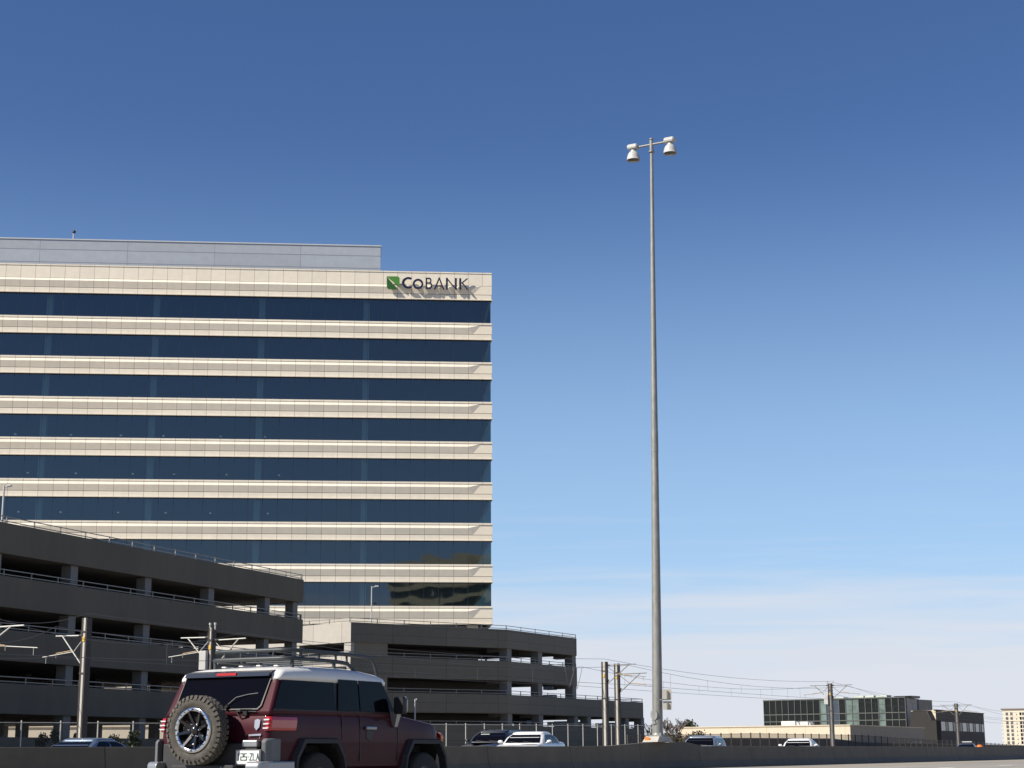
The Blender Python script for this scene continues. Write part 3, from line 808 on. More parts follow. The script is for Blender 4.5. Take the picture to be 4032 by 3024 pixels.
def oh_pole(x, ytop, label, arms, w=.15, box=False, group='overhead line poles along the tracks', n=PN, ybot=2930):
    b = at_N(x[1], ybot, n); tpt = at_N(x[0], ytop, n)
    o = empty('overhead_line_pole', (b.x, b.y, GZ), -TH, label, 'utility pole', group)
    H = tpt.z - GZ
    lean = (Matrix.Rotation(TH, 3, 'Z') @ (tpt - b)); lx, ly = lean.x, 0
    # H-section mast: two flanges and a web
    mb = MB()
    def slab(x0, x1, y0, y1, mi):
        mb.hexa([(x0, y0, 0), (x1, y0, 0), (x1, y1, 0), (x0, y1, 0), (x0 + lx, y0, H), (x1 + lx, y0, H), (x1 + lx, y1, H), (x0 + lx, y1, H)], mi)
    slab(-w - .02, -w * .42, -.16, .16, 1); slab(w * .5, w + .02, -.16, .16, 1); slab(-w * .42 + .001, w * .5 - .001, -.15, -.13, 0)
    mb.build('mast', [POLEM if x[0] < 3000 else ARMD, POLED], o)
    mb = MB(); mb.box((-.06 + lx * .86, -.18, H * .84), (.06 + lx * .86, -.152, H * .84 + .2)); mb.build('number_tag', TAGY, o)
    for f in (.62, .9):
        mb = MB(); mb.box((-w - .04 + lx * f, -.175, H * f), (w + .04 + lx * f, .175, H * f + .07)); mb.build('clamp', POLED, o)
    for (side, dz, L, Lr) in arms: cantilever(o, side, H - dz, L, Lr, dark=x[0] > 2300)
    if box:
        mb = MB(); mb.box((-w - .40, -.35, H - 2.0), (-w + .0, -.05, H - 1.1)); mb.build('control_box', LAMPW, o, bevel=.02)
    for s in ((-1, 1) if box else ()):
        mb = MB(); mb.tube([(s * w * 1.7 + lx, 0, H - .1), (s * w * 1.7 + lx, 0, H + .16)], .035, n=6); mb.tube([(s * w * 1.7 + lx, 0, H + .14), (s * w * 1.7 + lx, 0, H + .24)], .06, n=8)
        mb.build('insulator', ARMM, o)
    o['H'] = H
    return o
polesd = [
    ((347, 319), 2434, 'overhead line pole in front of the left garage, one arm to its left', [(-1, .75, 1.75, .95)], .13, False),
    ((827, 822), 2471, 'overhead line pole with a white control box, behind the truck roof rack', [(-1, .45, 1.9, .95), (1, .6, 2.0, .9)], .09, True),
    ((2381, 2386), 2606, 'thick overhead line pole just left of the tall light pole, the nearer of two', [(1, .25, 2.4, 1.0)], .17, False),
    ((2428.5, 2435), 2613, 'thinner overhead line pole of the pair beside the tall light pole', [(1, .75, 2.3, 1.2)], .15, False),
    ((3268.5, 3279), 2691, 'overhead line pole in front of the green glass building', [(-1, .2, 2.0, .9), (1, .2, 2.2, .9)], .17, True),
    ((3765, 3774), 2770, 'overhead line pole in front of the brown building at the far right', [(-1, .2, 2.0, .9), (1, .2, 1.9, .9)], .17, False),
    ((-150, -170), 2415, 'overhead line pole past the left picture edge', [(1, .62, 3.2, .9)], .13, False),
]
OP = [oh_pole(x, y, l, a, w, b) for x, y, l, a, w, b in polesd]
def wire(name, pts, label, sag=0.0, r=.012, hang=None):
    mb = MB(); full = []
    for i in range(len(pts) - 1):
        a, b = Vector(pts[i]), Vector(pts[i + 1])
        for k in range(10):
            f = k / 10; full.append(a.lerp(b, f) - Vector((0, 0, sag * 4 * f * (1 - f))))
    full.append(Vector(pts[-1]))
    o0 = full[0].copy()
    mb.tube([p - o0 for p in full], r, n=5)
    o = mb.build(name, WIRE); o.location = o0
    tag(o, label, 'wire', 'overhead wires of the light rail line')
    return o
ts = [tn(Vector(o.location))[0] for o in OP]
hs = [o['H'] + GZ for o in OP]
for o in OP: del o['H']
def line_pts(dn, dz, idx=(6, 0, 2, 4, 5)):
    p = [W(ts[i], PN + dn, hs[i] - dz) for i in idx]
    last = p[-1]; nx = W(ts[5] + 52, PN + dn, hs[5] - dz - .4); nx2 = W(ts[5] + 104, PN + dn, hs[5] - dz - 1.0)
    return p + [nx, nx2]
WIRES = {}
for dn, dz, sag, lab in ((1.8, .3, .75, 'messenger wire of the farther track, sagging between the line poles'), (1.8, 1.65, .05, 'contact wire of the farther track, hanging almost straight'),
                         (-1.9, .3, .75, 'messenger wire of the nearer track, sagging between the line poles'), (-1.9, 1.65, .05, 'contact wire of the nearer track, hanging almost straight'),
                         (0, -.2, .5, 'feeder wire strung from pole top to pole top')):
    wo_ = wire('overhead_wire', line_pts(dn, dz, (6, 1, 2, 4, 5) if dn < 0 else (6, 0, 2, 4, 5)), lab, sag)
    if dz == .3: WIRES[dn] = wo_
# the little loop links and droppers between the wires near the thick pole
base = W(ts[2] - 4.9, PN + 1.0, 0)
hh = hs[2]
for s, lab in ((0, 'left of two looping jumper cables between the wires by the middle garage'), (1.2, 'right of two looping jumper cables between the wires by the middle garage')):
    pts = []; mb = MB()
    for k in range(25):
        f = k / 24; pts.append(W(s + 2.0 * f + .25 * math.sin(f * 9), 0, hh - .45 - 1.5 * (1 - abs(math.sin(f * math.pi * 1.5))) * min(1, f * 3)))
    mb.tube(pts, .018, n=5)
    o = mb.build('jumper_cable', WIRE); o.location = base; tag(o, lab, 'cable')
for i, (a, b) in enumerate(((0, 2), (2, 4), (4, 5))):
    for dn in (1.8, -1.9):
        if dn < 0 and i == 0: continue
        for k in range(1, 7):
            f = k / 7; t = lerp(ts[a], ts[b], f); h = lerp(hs[a], hs[b], f); wo = WIRES[dn]
            mb = MB(); mb.tube([W(t, PN + dn, h - .3 - .75 * 4 * f * (1 - f)) - wo.location, W(t, PN + dn, h - 1.65) - wo.location], .008, n=4)
            mb.build('dropper', WIRE, wo)

# ---------------------------------------------------------------- vehicles
def rrect(hw, yr, yf, r, z, k=6, rf=None):
    """rounded rectangle ring in plan; z is a number or a function of y"""
    rf = r if rf is None else rf
    out = []
    for cx, cy, a0, rr in ((hw - rf, yf - rf, 0, rf), (-hw + rf, yf - rf, 90, rf), (-hw + r, yr + r, 180, r), (hw - r, yr + r, 270, r)):
        for i in range(k + 1):
            a = rad(a0 + 90 * i / k); x, y = cx + rr * math.cos(a), cy + rr * math.sin(a)
            out.append(Vector((x, y, z(y) if callable(z) else z)))
    # a few points along the straight sides keep curved tops smooth
    res = []
    for i, p in enumerate(out):
        q_ = out[(i + 1) % len(out)]; res.append(p)
        if i in (2 * k + 1, 4 * k + 3):
            for j in range(1, 12):
                y = lerp(p.y, q_.y, j / 12); res.append(Vector((p.x, y, z(y) if callable(z) else z)))
    return res
def boolean_cut(o, cutters):
    import bmesh
    for c in cutters:
        c.parent = o.parent
        bm = bmesh.new(); bm.from_mesh(c.data); bmesh.ops.remove_doubles(bm, verts=bm.verts, dist=1e-4); bmesh.ops.recalc_face_normals(bm, faces=bm.faces); bm.to_mesh(c.data); bm.free()
    for c in cutters:
        m = o.modifiers.new('cut', 'BOOLEAN'); m.object = c; m.operation = 'DIFFERENCE'; m.solver = 'EXACT'; m.material_mode = 'TRANSFER'
    dg = bpy.context.evaluated_depsgraph_get()
    me = bpy.data.meshes.new_from_object(o.evaluated_get(dg)); o.modifiers.clear(); o.data = me
    for c in cutters: bpy.data.objects.remove(c)
def paint(name, col, rough=.35, coat=.8, metal=.25): return mat(name, col, rough=rough, coat=coat, metal=metal, var=.04, scale=5, dirt=(col[0] * .5 + .07, col[1] * .5 + .065, col[2] * .5 + .055), dirt_amt=.18)
TYRE = mat('tyre_rubber', (.028, .026, .024), rough=.85, var=.2, scale=20)
CHROME = mat('chrome', (.75, .76, .78), rough=.12, metal=1)
ALLOY = mat('alloy_rim', (.5, .5, .52), rough=.3, metal=.9)
CARGLASS = mat('dark_car_glass', (.003, .003, .005), rough=.03, spec=.09)
REDL = mat('tail_lamp_red', (.42, .012, .012), rough=.15, coat=.8)
CLEARL = mat('lamp_clear', (.6, .6, .62), rough=.1, coat=.8)
UNDER = mat('underbody', (.012, .012, .012), rough=.9)

def wheel(parent, x, y, r, w, side, rimr=.62):
    mb = MB(); n = 32
    mb.lathe([(r * rimr, -w / 2), (r * .93, -w / 2 - .004), (r * .99, -w * .38), (r, 0), (r * .99, w * .38), (r * .93, w / 2 + .004), (r * rimr, w / 2)], (0, 0, 0), n=n, axis='X')
    o = mb.build('wheel', TYRE, parent); o.location = (x, y, r)
    mb = MB(); s = side
    mb.lathe([(r * rimr, s * w * .48), (r * rimr * .93, s * w * .44), (r * rimr * .88, s * w * .25), (r * .16, s * w * .22), (r * .13, s * w * .34), (0.001, s * w * .35)], (0, 0, 0), n=n, axis='X')
    mb.build('rim', ALLOY, o)
    mb = MB()
    for k in range(6):
        a = 2 * math.pi * k / 6
        c = Vector((s * w * .3, math.cos(a) * r * rimr * .5, math.sin(a) * r * rimr * .5))
        mb.obox(c, (w * .06, 0, 0), Vector((0, math.cos(a), math.sin(a))) * r * rimr * .4, Vector((0, -math.sin(a), math.cos(a))) * .035)
    mb.build('spokes', ALLOY, o)
    return o

def car(name, label, cat, pos, heading, pm, hw=.90, L=4.6, belt=.95, roof=1.45, group=None, wagon=False, racks=False, roofm=None, ang=0.0, hood=.98, visor=False, tinted=True):
    o = empty(name, pos, heading, label, cat, group)
    yr, yf = -L / 2, L / 2
    top = (lambda y: belt + .04 if y < .8 else lerp(belt + .02, hood - .22, min(1, (y - .8) / (yf - .8)) ** 1.6))
    if not wagon:
        t0 = top; top = lambda y: t0(y) + (.03 if y < -1.3 else 0)
    zf = lambda f: (lambda y: .28 + f * (top(y) - .28))
    R = [rrect(hw - .08, yr + .08, yf - .06, .3, zf(0)), rrect(hw - .02, yr + .01, yf, .32, zf(.15)), rrect(hw, yr, yf, .32, zf(.55)), rrect(hw - .015, yr + .02, yf - .03, .33, zf(.88)),
         rrect(hw - .05, yr + .06, yf - .09, .35, zf(.98)), rrect(hw - .12, yr + .16, yf - .22, .35, zf(1.02))]
    mb = MB(); mb.rings(R); body = mb.build('body', pm, o)
    wb = L * .29; cut = []
    for y in (-wb, wb + .02):
        m = MB(); m.tube([(-hw - .2, y, .34), (hw + .2, y, .34)], .37, n=24); cut.append(m.build('cutter', UNDER))
    boolean_cut(body, cut)
    mb = MB(); mb.box((-hw + .25, yr + .2, .2), (hw - .25, yf - .2, .5)); mb.build('chassis', UNDER, o)
    for y in (-wb, wb + .02):
        for s in (-1, 1): wheel(o, s * (hw - .12), y, .325, .21, s)
    # cabin
    rw = hw * .70
    cab = [(belt - .02, hw - .06, -L * .36 if not wagon else yr + .12, L * .235, .28), ((belt + roof) / 2, hw - .13, -L * .29 if not wagon else yr + .22, L * .15, .25),
           (roof - .10, rw + .02, -L * .20 if not wagon else yr + .36, L * .07, .22)]
    z0 = cab[0][0]; z1 = cab[-1][0]
    def prm(z):
        for a, b in zip(cab, cab[1:]):
            if z <= b[0] + 1e-6: f = (z - a[0]) / (b[0] - a[0]); return [lerp(a[i], b[i], f) for i in range(5)]
        return list(cab[-1])
    Rg = []
    for i in range(7):
        z, w_, a, b, r = prm(lerp(z0, z1, i / 6)); Rg.append(rrect(w_, a, b, r * .7, z))
    mb = MB(); mb.rings(Rg, cap0=True, cap1=True); mb.build('cabin', pm, o)
    z, w_, a, b, r = cab[-1]
    cr = lambda y, zz=z: zz
    Rr = [rrect(w_ + .008, a - .008, b + .008, .16, z - .015), rrect(w_ - .01, a + .03, b - .05, .17, z + .045), rrect(w_ - .07, a + .16, b - .2, .2, z + .085), rrect(w_ - .25, a + .4, b - .45, .2, z + .10)]
    mb = MB(); mb.rings(Rr); mb.build('roof', roofm or pm, o)
    e = .012
    def side_pt(s, fy, z):
        z_, w2, a2, b2, r2 = prm(z); return Vector((s * (w2 + e), lerp(a2, b2, fy), z))
    def front_pt(fx, z, back=False):
        z_, w2, a2, b2, r2 = prm(z); return Vector((fx * w2, (a2 - e) if back else (b2 + e), z))
    zs = [lerp(z0 + .06, z1 - .03, i / 4) for i in range(5)]
    for s in (-1, 1):
        rngs = [(.42, .60 if True else 0), (.63, .88)] if not wagon else [(.10, .36), (.40, .64), (.67, .90)]
        if not wagon: rngs = [(.10, .46), (.50, .88)]
        for j, (u0, u1) in enumerate(rngs):
            mb = MB(); P_ = [side_pt(s, u0 + (.04 if j == 0 else 0) * i / 4, z) for i, z in enumerate(zs)] + [side_pt(s, u1 - (.03 if j == len(rngs) - 1 else 0) * i / 4, z) for i, z in reversed(list(enumerate(zs)))]
            k = len(zs); mb.add(P_, [(i, i + 1, 2 * k - 2 - i, 2 * k - 1 - i) for i in range(k - 1)], smooth=True)
            mb.build('side_window', CARGLASS, o)
    for back in (False, True):
        mb = MB(); P_ = [front_pt(-.86, z, back) for z in zs] + [front_pt(.86, z, back) for z in reversed(zs)]
        k = len(zs); mb.add(P_, [(i, i + 1, 2 * k - 2 - i, 2 * k - 1 - i) for i in range(k - 1)], smooth=True)
        g = mb.build('rear_window' if back else 'windshield', CARGLASS, o)
        if visor and not back:
            mb = MB(); a_ = front_pt(.10, zs[3] + .02); b_ = front_pt(.62, zs[3] + .02); up = front_pt(.1, zs[4] - .01) - a_; up *= .55; d = Vector((0, .004, .003))
            mb.add([a_ + d, b_ + d, b_ + up + d, a_ + up + d], [(0, 1, 2, 3)]); mb.build('sun_visor', mat('sun_visor', (.42, .45, .38), rough=.8), g)
        if not back:
            for fx in (-.55, .15):
                mb = MB(); mb.tube([front_pt(fx, zs[0]) + Vector((0, .01, 0)), front_pt(fx + .5, zs[0] + .05) + Vector((0, .015, .0))], .009, n=5); mb.build('wiper', BLACK, g)
    for s in (-1, 1):
        zc, w2, a2, b2, r2 = prm(belt + .07)
        mb = MB(); c = Vector((s * (w2 + .19), b2 - .30, belt + .09))
        mb.lathe([(0, -.05), (.07, -.045), (.095, 0), (.085, .05), (.04, .085), (0, .09)], (0, 0, 0), n=12, axis='Y')
        mb.v = [c + Vector((v.x * 1.15, v.y, v.z * .75)) for v in mb.v]
        mb.tube([(s * (w2 - .02), b2 - .3, belt + .02), (s * (w2 + .15), b2 - .3, belt + .06)], .025, n=6)
        mb.build('wing_mirror', pm, o)
        mb = MB(); mb.lathe([(.0, 0), (.09, .01), (.12, -.06), (.12, -.2)], (s * (hw - .25), yf - .03, .64), n=14, axis='Y')
        mb.v = [Vector((v.x * 1.0, v.y, v.z)) for v in mb.v]; mb.build('headlight', CLEARL, o)
        mb = MB(); mb.box((s * (hw - .38) - .12, yr + .0, .66), (s * (hw - .38) + .12, yr + .1, .80)); mb.build('tail_light', REDL, o)
    if racks:
        for s in (-1, 1):
            mb = MB(); x = s * (rw - .06)
            mb.tube([(x, a + .3, z + .05), (x, a + .38, z + .12), (x, b - .35, z + .12), (x, b - .2, z + .05)], .018, n=6); mb.build('roof_rail', BLACK, o)
    return o
def place_car(px, py, N_at, roofh, **k):
    """stand a car on the far carriageway: px column and lane; it drives towards the camera"""
    p = at_N(px, py, N_at); z = road_z(N_at) + .03
    return Vector((p.x, p.y, z))
HD = -TH + math.pi
WHITEP = paint('white_car_paint', (.72, .72, .70), metal=0)
DARKP = paint('black_car_paint', (.012, .014, .02), metal=.2)
SILP = paint('silver_blue_paint', (.24, .27, .31), metal=.5)
BLUEP = paint('hazy_blue_paint', (.12, .16, .22), metal=.4)
NAVP = paint('navy_paint', (.02, .035, .07), metal=.3)
cars_g = 'cars driving past behind the barrier'
def cz(px, ytop, N_at, h):  # ground height so that the roof meets the pixel row
    p = at_N(px, ytop, N_at); return Vector((p.x, p.y, p.z - h))
def put(name, label, cat, px, ytop, N_at, h, pm, **k):
    p = cz(px, ytop, N_at, h)
    return car(name, label, cat, p, HD + k.pop('ang', rad(11)), pm, roof=h, group=cars_g, **k)
put('sedan', 'white sedan passing behind the median barrier, nearest to the truck hood', 'car', 2085, 2880, 31.6, 1.44, WHITEP)
put('station_wagon', 'black station wagon with roof rails, half hidden behind the white sedan', 'car', 1950, 2874, 34.5, 1.52, DARKP, wagon=True, racks=True, belt=1.0, visor=True)
put('sedan', 'dusty blue sedan low behind the barrier at the far left, under the line pole', 'car', 330, 2905, 38.5, 1.43, BLUEP, L=4.9)
put('hatchback', 'silver hatchback passing just right of the tall light pole', 'car', 2765, 2896, 31.5, 1.47, SILP, wagon=True, L=4.3)
put('coupe', 'white-roofed car with dark blue windows in front of the tan building', 'car', 3148, 2907, 31.5, 1.42, WHITEP)
c6 = put('small_car', 'dark blue car with a light bar on its roof at the far right', 'car', 3805, 2927, 38, 1.45, NAVP)
mb = MB(); mb.box((-.5, -.55, 1.52), (.38, -.15, 1.64)); mb.build('light_bar', LAMPW, c6, bevel=.03)
for x in (-.42, .26):
    mb = MB(); mb.box((x, -.45, 1.42), (x + .06, -.3, 1.54)); mb.build('bar_mount', BLACK, c6)
pbar = at_N(3857, 2932, 33)
barrel = empty('traffic_barrel', (pbar.x, pbar.y, road_z(33)), 0, 'orange traffic barrel peeking over the barrier beside the blue car', 'traffic barrel')
ORG = mat('barrel_orange', (.65, .16, .03), rough=.6)
zb_ = pbar.z - road_z(33)
mb = MB(); mb.lathe([(.30, 0), (.29, zb_ * .5), (.25, zb_ * .9), (.1, zb_), (0, zb_)], n=18); mb.build('drum', ORG, barrel)
mb = MB(); mb.lathe([(.40, 0), (.40, .06), (.31, .07)], n=18); mb.build('rubber_base', BLACK, barrel)
mb = MB(); mb.lathe([(.295, zb_ * .55), (.275, zb_ * .72)], n=18); mb.build('reflective_band', WHITEP, barrel)

# ---- the red off-road truck
MAROON = mat('maroon_paint', (.047, .007, .013), rough=.5, metal=.1, coat=.18, spec=.12, var=.05, scale=6, dirt=(.07, .03, .03), dirt_amt=.25)
ROOFW = mat('truck_white_roof', (.74, .73, .70), rough=.4, coat=.5, var=.03, scale=5)
GREYC = mat('grey_cladding', (.12, .127, .135), rough=.55, var=.08, scale=8)
DGREY = mat('dark_flare', (.028, .028, .030), rough=.7, var=.1, scale=8)
SILV = mat('silver_trim', (.34, .355, .37), rough=.35, metal=.6)
RACKM = mat('rack_powder_coat', (.035, .042, .045), rough=.5, var=.1, scale=10)
MTYRE = mat('mud_tyre_rubber', (.070, .064, .055), rough=.95, var=.3, scale=16, bump=.3)
RUBT = mat('dusty_tread', (.088, .080, .069), rough=.95, var=.2, scale=14)
rcorner = at_plane(1053, 2880, (0, 22.4, 0), Vector((0, 1, 0)))
ctr = Vector((rcorner.x, rcorner.y, 0)) + N_ * .90 + D_ * 2.2
fj = empty('off_road_truck', (ctr.x, ctr.y, .2), -TH, 'maroon off-road truck with white roof, black roof rack and spare wheel on its tailgate', 'suv')
BZ = 1.42
def ftop(y):
    if y < .95: return BZ
    if y < 2.0: return lerp(BZ, 1.30, (y - .95) / 1.05)
    return lerp(1.30, 1.20, min(1, (y - 2.0) / .35))
zf = lambda f: (lambda y: .62 + f * (ftop(y) - .62))
ry = lambda z: -2.20 + max(0, z - 1.05) * .16 + max(0, z - 1.36) * .36      # tailgate plane leans forward towards the roof
def frr(hw, f, din=0, r=.085):
    out = rrect(hw, -2.2 + din, 2.33 - din * 1.2, r, zf(f), rf=.30)
    res = []
    for v in out:
        if v.y < -1.6: v = Vector((v.x, v.y + (ry(v.z) + 2.2), v.z))
        res.append(v)
    return res
mb = MB()
mb.rings([frr(.84, 0, .05), frr(.90, .08), frr(.915, .35), frr(.915, .70), frr(.905, .90), frr(.88, .985, .015), frr(.84, 1.01, .05), frr(.55, 1.055, .25)])
body = mb.build('body', MAROON, fj)
cut = []
for y in (-1.05, 1.72):
    m = MB(); m.prism([(-1.3, y - .60, .3), (-1.3, y - .52, .80), (-1.3, y - .36, 1.02), (-1.3, y + .36, 1.02), (-1.3, y + .52, .80), (-1.3, y + .60, .3)], (2.6, 0, 0)); cut.append(m.build('cutter', UNDER))
boolean_cut(body, cut)
for p in body.data.polygons: p.use_smooth = True
try:
    body.data.set_sharp_from_angle(angle=rad(32))
except Exception: pass
mb = MB(); mb.box((-.62, -2.0, .45), (.62, 2.1, .98)); mb.build('chassis', UNDER, fj)
for y in (-1.05, 1.72):
    for s in (-1, 1):
        wheel(fj, s * .80, y, .44, .30, s, rimr=.55)
        # squared flare over each wheel
        mb = MB()
        inn = [(-.62, .45), (-.53, .80), (-.37, 1.0), (.37, 1.0), (.53, .80), (.62, .45)]; outr = [(-.68, .45), (-.60, .86), (-.43, 1.085), (.43, 1.085), (.60, .86), (.68, .45)]
        for k in range(5):
            a, b, c, d = inn[k], inn[k + 1], outr[k + 1], outr[k]
            x0, x1 = s * .86, s * .985
            mb.hexa([(x0, y + a[0], a[1]), (x0, y + b[0], b[1]), (x0, y + c[0], c[1]), (x0, y + d[0], d[1]), (x1, y + a[0], a[1]), (x1, y + b[0], b[1]), (x1, y + c[0] * .95, c[1] - .03), (x1, y + d[0] * .95, d[1] - .03)])
        mb.build('wheel_flare', DGREY, fj)
# cabin
CZ0, CZ1 = 1.36, 1.90
def cp(z):
    f = (z - CZ0) / (CZ1 - CZ0)
    return lerp(.895, .835, f), ry(z), lerp(1.13, .74, f)
Rg = []
for i in range(8):
    z = lerp(CZ0, CZ1, i / 7); w_, a, b = cp(z); Rg.append(rrect(w_, a, b, .05, z, rf=.14))
mb = MB(); mb.rings(Rg); mb.build('cabin', MAROON, fj)
# white roof shell
a, b = ry(1.88), .79
droop = lambda base, k: (lambda y: base - k * max(0, (y + .3) / 1.0) ** 2 * .045 - k * max(0, (-1.0 - y)) * .045)
mb = MB()
mb.rings([rrect(.853, a - .022, b + .03, .07, droop(1.835, 0), rf=.16), rrect(.855, a - .012, b + .035, .08, droop(1.905, .5), rf=.16), rrect(.838, a + .015, b - .0, .10, droop(1.975, .9), rf=.18),
          rrect(.79, a + .07, b - .10, .13, droop(2.022, 1.3), rf=.2), rrect(.66, a + .20, b - .30, .16, droop(2.055, 1.5), rf=.2), rrect(.34, a + .5, b - .65, .15, droop(2.068, 1.5), rf=.15)])
mb.build('roof', ROOFW, fj)
mb = MB()
for x in (-.45, -.15, .15, .45):
    mb.obox((x, -.55, 2.062 - abs(x) * .022), (.035, 0, 0), (0, .9, 0), (0, 0, .008))
mb.build('roof_rib', ROOFW, fj, bevel=.005)
def spt(s, y, z, e=.012):
    w_, a_, b_ = cp(z); return Vector((s * (w_ + e), y, z))
def side_glass(s, ys0, ys1, z0, z1, name, m, e=.012, n=5):
    """ys0, ys1: rear and front edge as (y at bottom, y at top)"""
    mb = MB(); P_ = []
    for i in range(n): P_.append(spt(s, lerp(ys0[0], ys0[1], i / (n - 1)), lerp(z0, z1, i / (n - 1)), e))
    for i in reversed(range(n)): P_.append(spt(s, lerp(ys1[0], ys1[1], i / (n - 1)), lerp(z0, z1, i / (n - 1)), e))
    mb.add(P_, [(i, i + 1, 2 * n - 2 - i, 2 * n - 1 - i) for i in range(n - 1)])
    return mb.build(name, m, fj)
for s in (-1, 1):
    side_glass(s, (ry(1.44) + .03, ry(1.885) + .03), (.98, .68), 1.435, 1.84, 'pillar_trim', BLACK, e=.006)
    side_glass(s, (ry(1.44) + .05, ry(1.84) + .05), (-.62, -.62), 1.45, 1.838, 'side_window', CARGLASS)
    side_glass(s, (-.58, -.52), (-.04, -.04), 1.45, 1.885, 'side_window', CARGLASS, e=.028)
    side_glass(s, (-.01, -.01), (.90, .60), 1.45, 1.885, 'side_window', CARGLASS, e=.028)
    # door seams, handle, mirror
    for y, zt_ in ((-.48, 1.40), (.98, 1.36), (-.02, 1.40)):
        mb = MB(); mb.box((s * .912, y - .006, .75 if y != -.48 else 1.05), (s * .920, y + .006, zt_)); mb.build('door_seam', BLACK, fj)
    mb = MB(); mb.box((s * .915, .10, 1.19), (s * .965, .36, 1.245)); h = mb.build('door_handle', SILV, fj, bevel=.02)
    mb = MB(); mb.hexa([(s * .916, .14, 1.07), (s * .916, .26, 1.03), (s * .921, .26, 1.03), (s * .921, .14, 1.07), (s * .916, .13, 1.19), (s * .916, .33, 1.19), (s * .921, .33, 1.19), (s * .921, .13, 1.19)]); mb.build('handle_recess', BLACK, h)
    mb = MB(); c = Vector((s * 1.07, .80, 1.55))
    mb.rings([[c + Vector((x * w_, y_, z_ * h_)) for x, z_ in ((-1, -.8), (-.8, -1), (.8, -1), (1, -.8), (1, .8), (.8, 1), (-.8, 1), (-1, .8))] for y_, w_, h_ in ((-.055, .08, .115), (.0, .09, .128), (.05, .08, .11))], smooth=False)
    m_ = mb.build('wing_mirror', BLACK, fj)
    mb = MB(); mb.rings([[c + Vector((x * w_, y_, z_ * h_)) for x, z_ in ((-1, -.8), (-.8, -1), (.8, -1), (1, -.8), (1, .8), (.8, 1), (-.8, 1), (-1, .8))] for y_, w_, h_ in ((.045, .092, .128), (.10, .07, .10), (.12, .03, .05))], smooth=True); mb.build('mirror_cap', SILV, m_)
    mb = MB(); mb.hexa([(s * .90, .84, 1.26), (s * .95, .84, 1.24), (s * .95, .92, 1.24), (s * .90, .92, 1.26), (s * .90, .78, 1.46), (s * 1.04, .78, 1.47), (s * 1.04, .9, 1.47), (s * .90, .9, 1.46)]); mb.build('mirror_stalk', SILV, m_)
    mb = MB(); mb.obox((s * .93, 1.02, 1.15), (.012, 0, 0), (0, .02, 0), (0, 0, .02)); 
    # front turn lamp
    mb = MB(); mb.lathe([(0, .06), (.06, .04), (.085, 0), (.085, -.08)], (s * .80, 2.36, 1.09), n=14, axis='Y'); mb.build('turn_signal', mat('amber_lens', (.7, .12, .02), rough=.2), fj)
    # headlight
    mb = MB(); mb.lathe([(0, .02), (.1, .01), (.12, -.05)], (s * .52, 2.34, 1.05), n=18, axis='Y'); mb.build('headlight', CLEARL, fj)
# windshield
mb = MB(); wz = [1.45, 1.60, 1.74, 1.87]
P_ = [Vector((-.74 * cp(z)[0] / .895, cp(z)[2] + .012, z)) for z in wz] + [Vector((.74 * cp(z)[0] / .895, cp(z)[2] + .012, z)) for z in reversed(wz)]
mb.add(P_, [(i, i + 1, 6 - i, 7 - i) for i in range(3)]); mb.build('windshield', CARGLASS, fj)
# tailgate glass, wiper, spoiler, brake light
def rp(x, z, e=.012): return Vector((x, ry(z) - e, z))
def rquad(name, pts, m, e=.012, par=None, th=.0):
    mb = MB(); P_ = [rp(x, z, e) for x, z in pts]
    if th: mb.prism(P_, (0, -th, 0))
    else: mb.add(P_, [list(range(len(P_)))])
    return mb.build(name, m, par or fj)
rquad('rear_window', [(-.72, 1.48), (-.70, 1.46), (.66, 1.46), (.70, 1.50), (.715, 1.89), (-.715, 1.89)], CARGLASS, e=.034)
rquad('window_seal', [(-.74, 1.44), (.68, 1.44), (.725, 1.49), (.732, 1.90), (-.732, 1.90)], BLACK, e=.028)
SPO = mat('spoiler_gloss_black', (.03, .035, .045), rough=.15, coat=.6)
mb = MB(); mb.prism([(-.72, ry(1.88) - .02, 1.882), (-.72, ry(1.88) - .075, 1.89), (-.70, ry(1.88) - .06, 1.95), (-.70, ry(1.88) + .06, 1.975), (-.72, ry(1.88) + .02, 1.90)], (1.43, 0, 0)); mb.build('spoiler', SPO, fj)
mb = MB(); mb.box((-.16, ry(1.88) - .082, 1.905), (.17, ry(1.88) - .05, 1.942)); mb.build('brake_light', REDL, fj)
for s in (-1, 1):
    for dz in (0, .06):
        mb = MB(); mb.lathe([(0, -.02), (.012, -.015), (.014, 0)], rp(s * .60 - (.03 if s > 0 else -.03) * dz / .06, 1.80 + dz * 1.0, .012), n=8, axis='Y')
        mb.build('hinge_bolt', CHROME, fj)
mb = MB(); w0_, w1_ = rp(.16, 1.50, .05), rp(.60, 1.66, .03)
mb.tube([w0_, w0_.lerp(w1_, .35) + Vector((-.02, -.01, .05)), w0_.lerp(w1_, .7) + Vector((-.02, 0, .03)), w1_], .0065, n=6); mb.build('rear_wiper', GREYC, fj)
mb = MB(); mb.obox(rp(.17, 1.48, .05), (.022, 0, .02), (0, .025, 0), (-.012, 0, .014)); mb.build('wiper_motor', BLACK, fj)
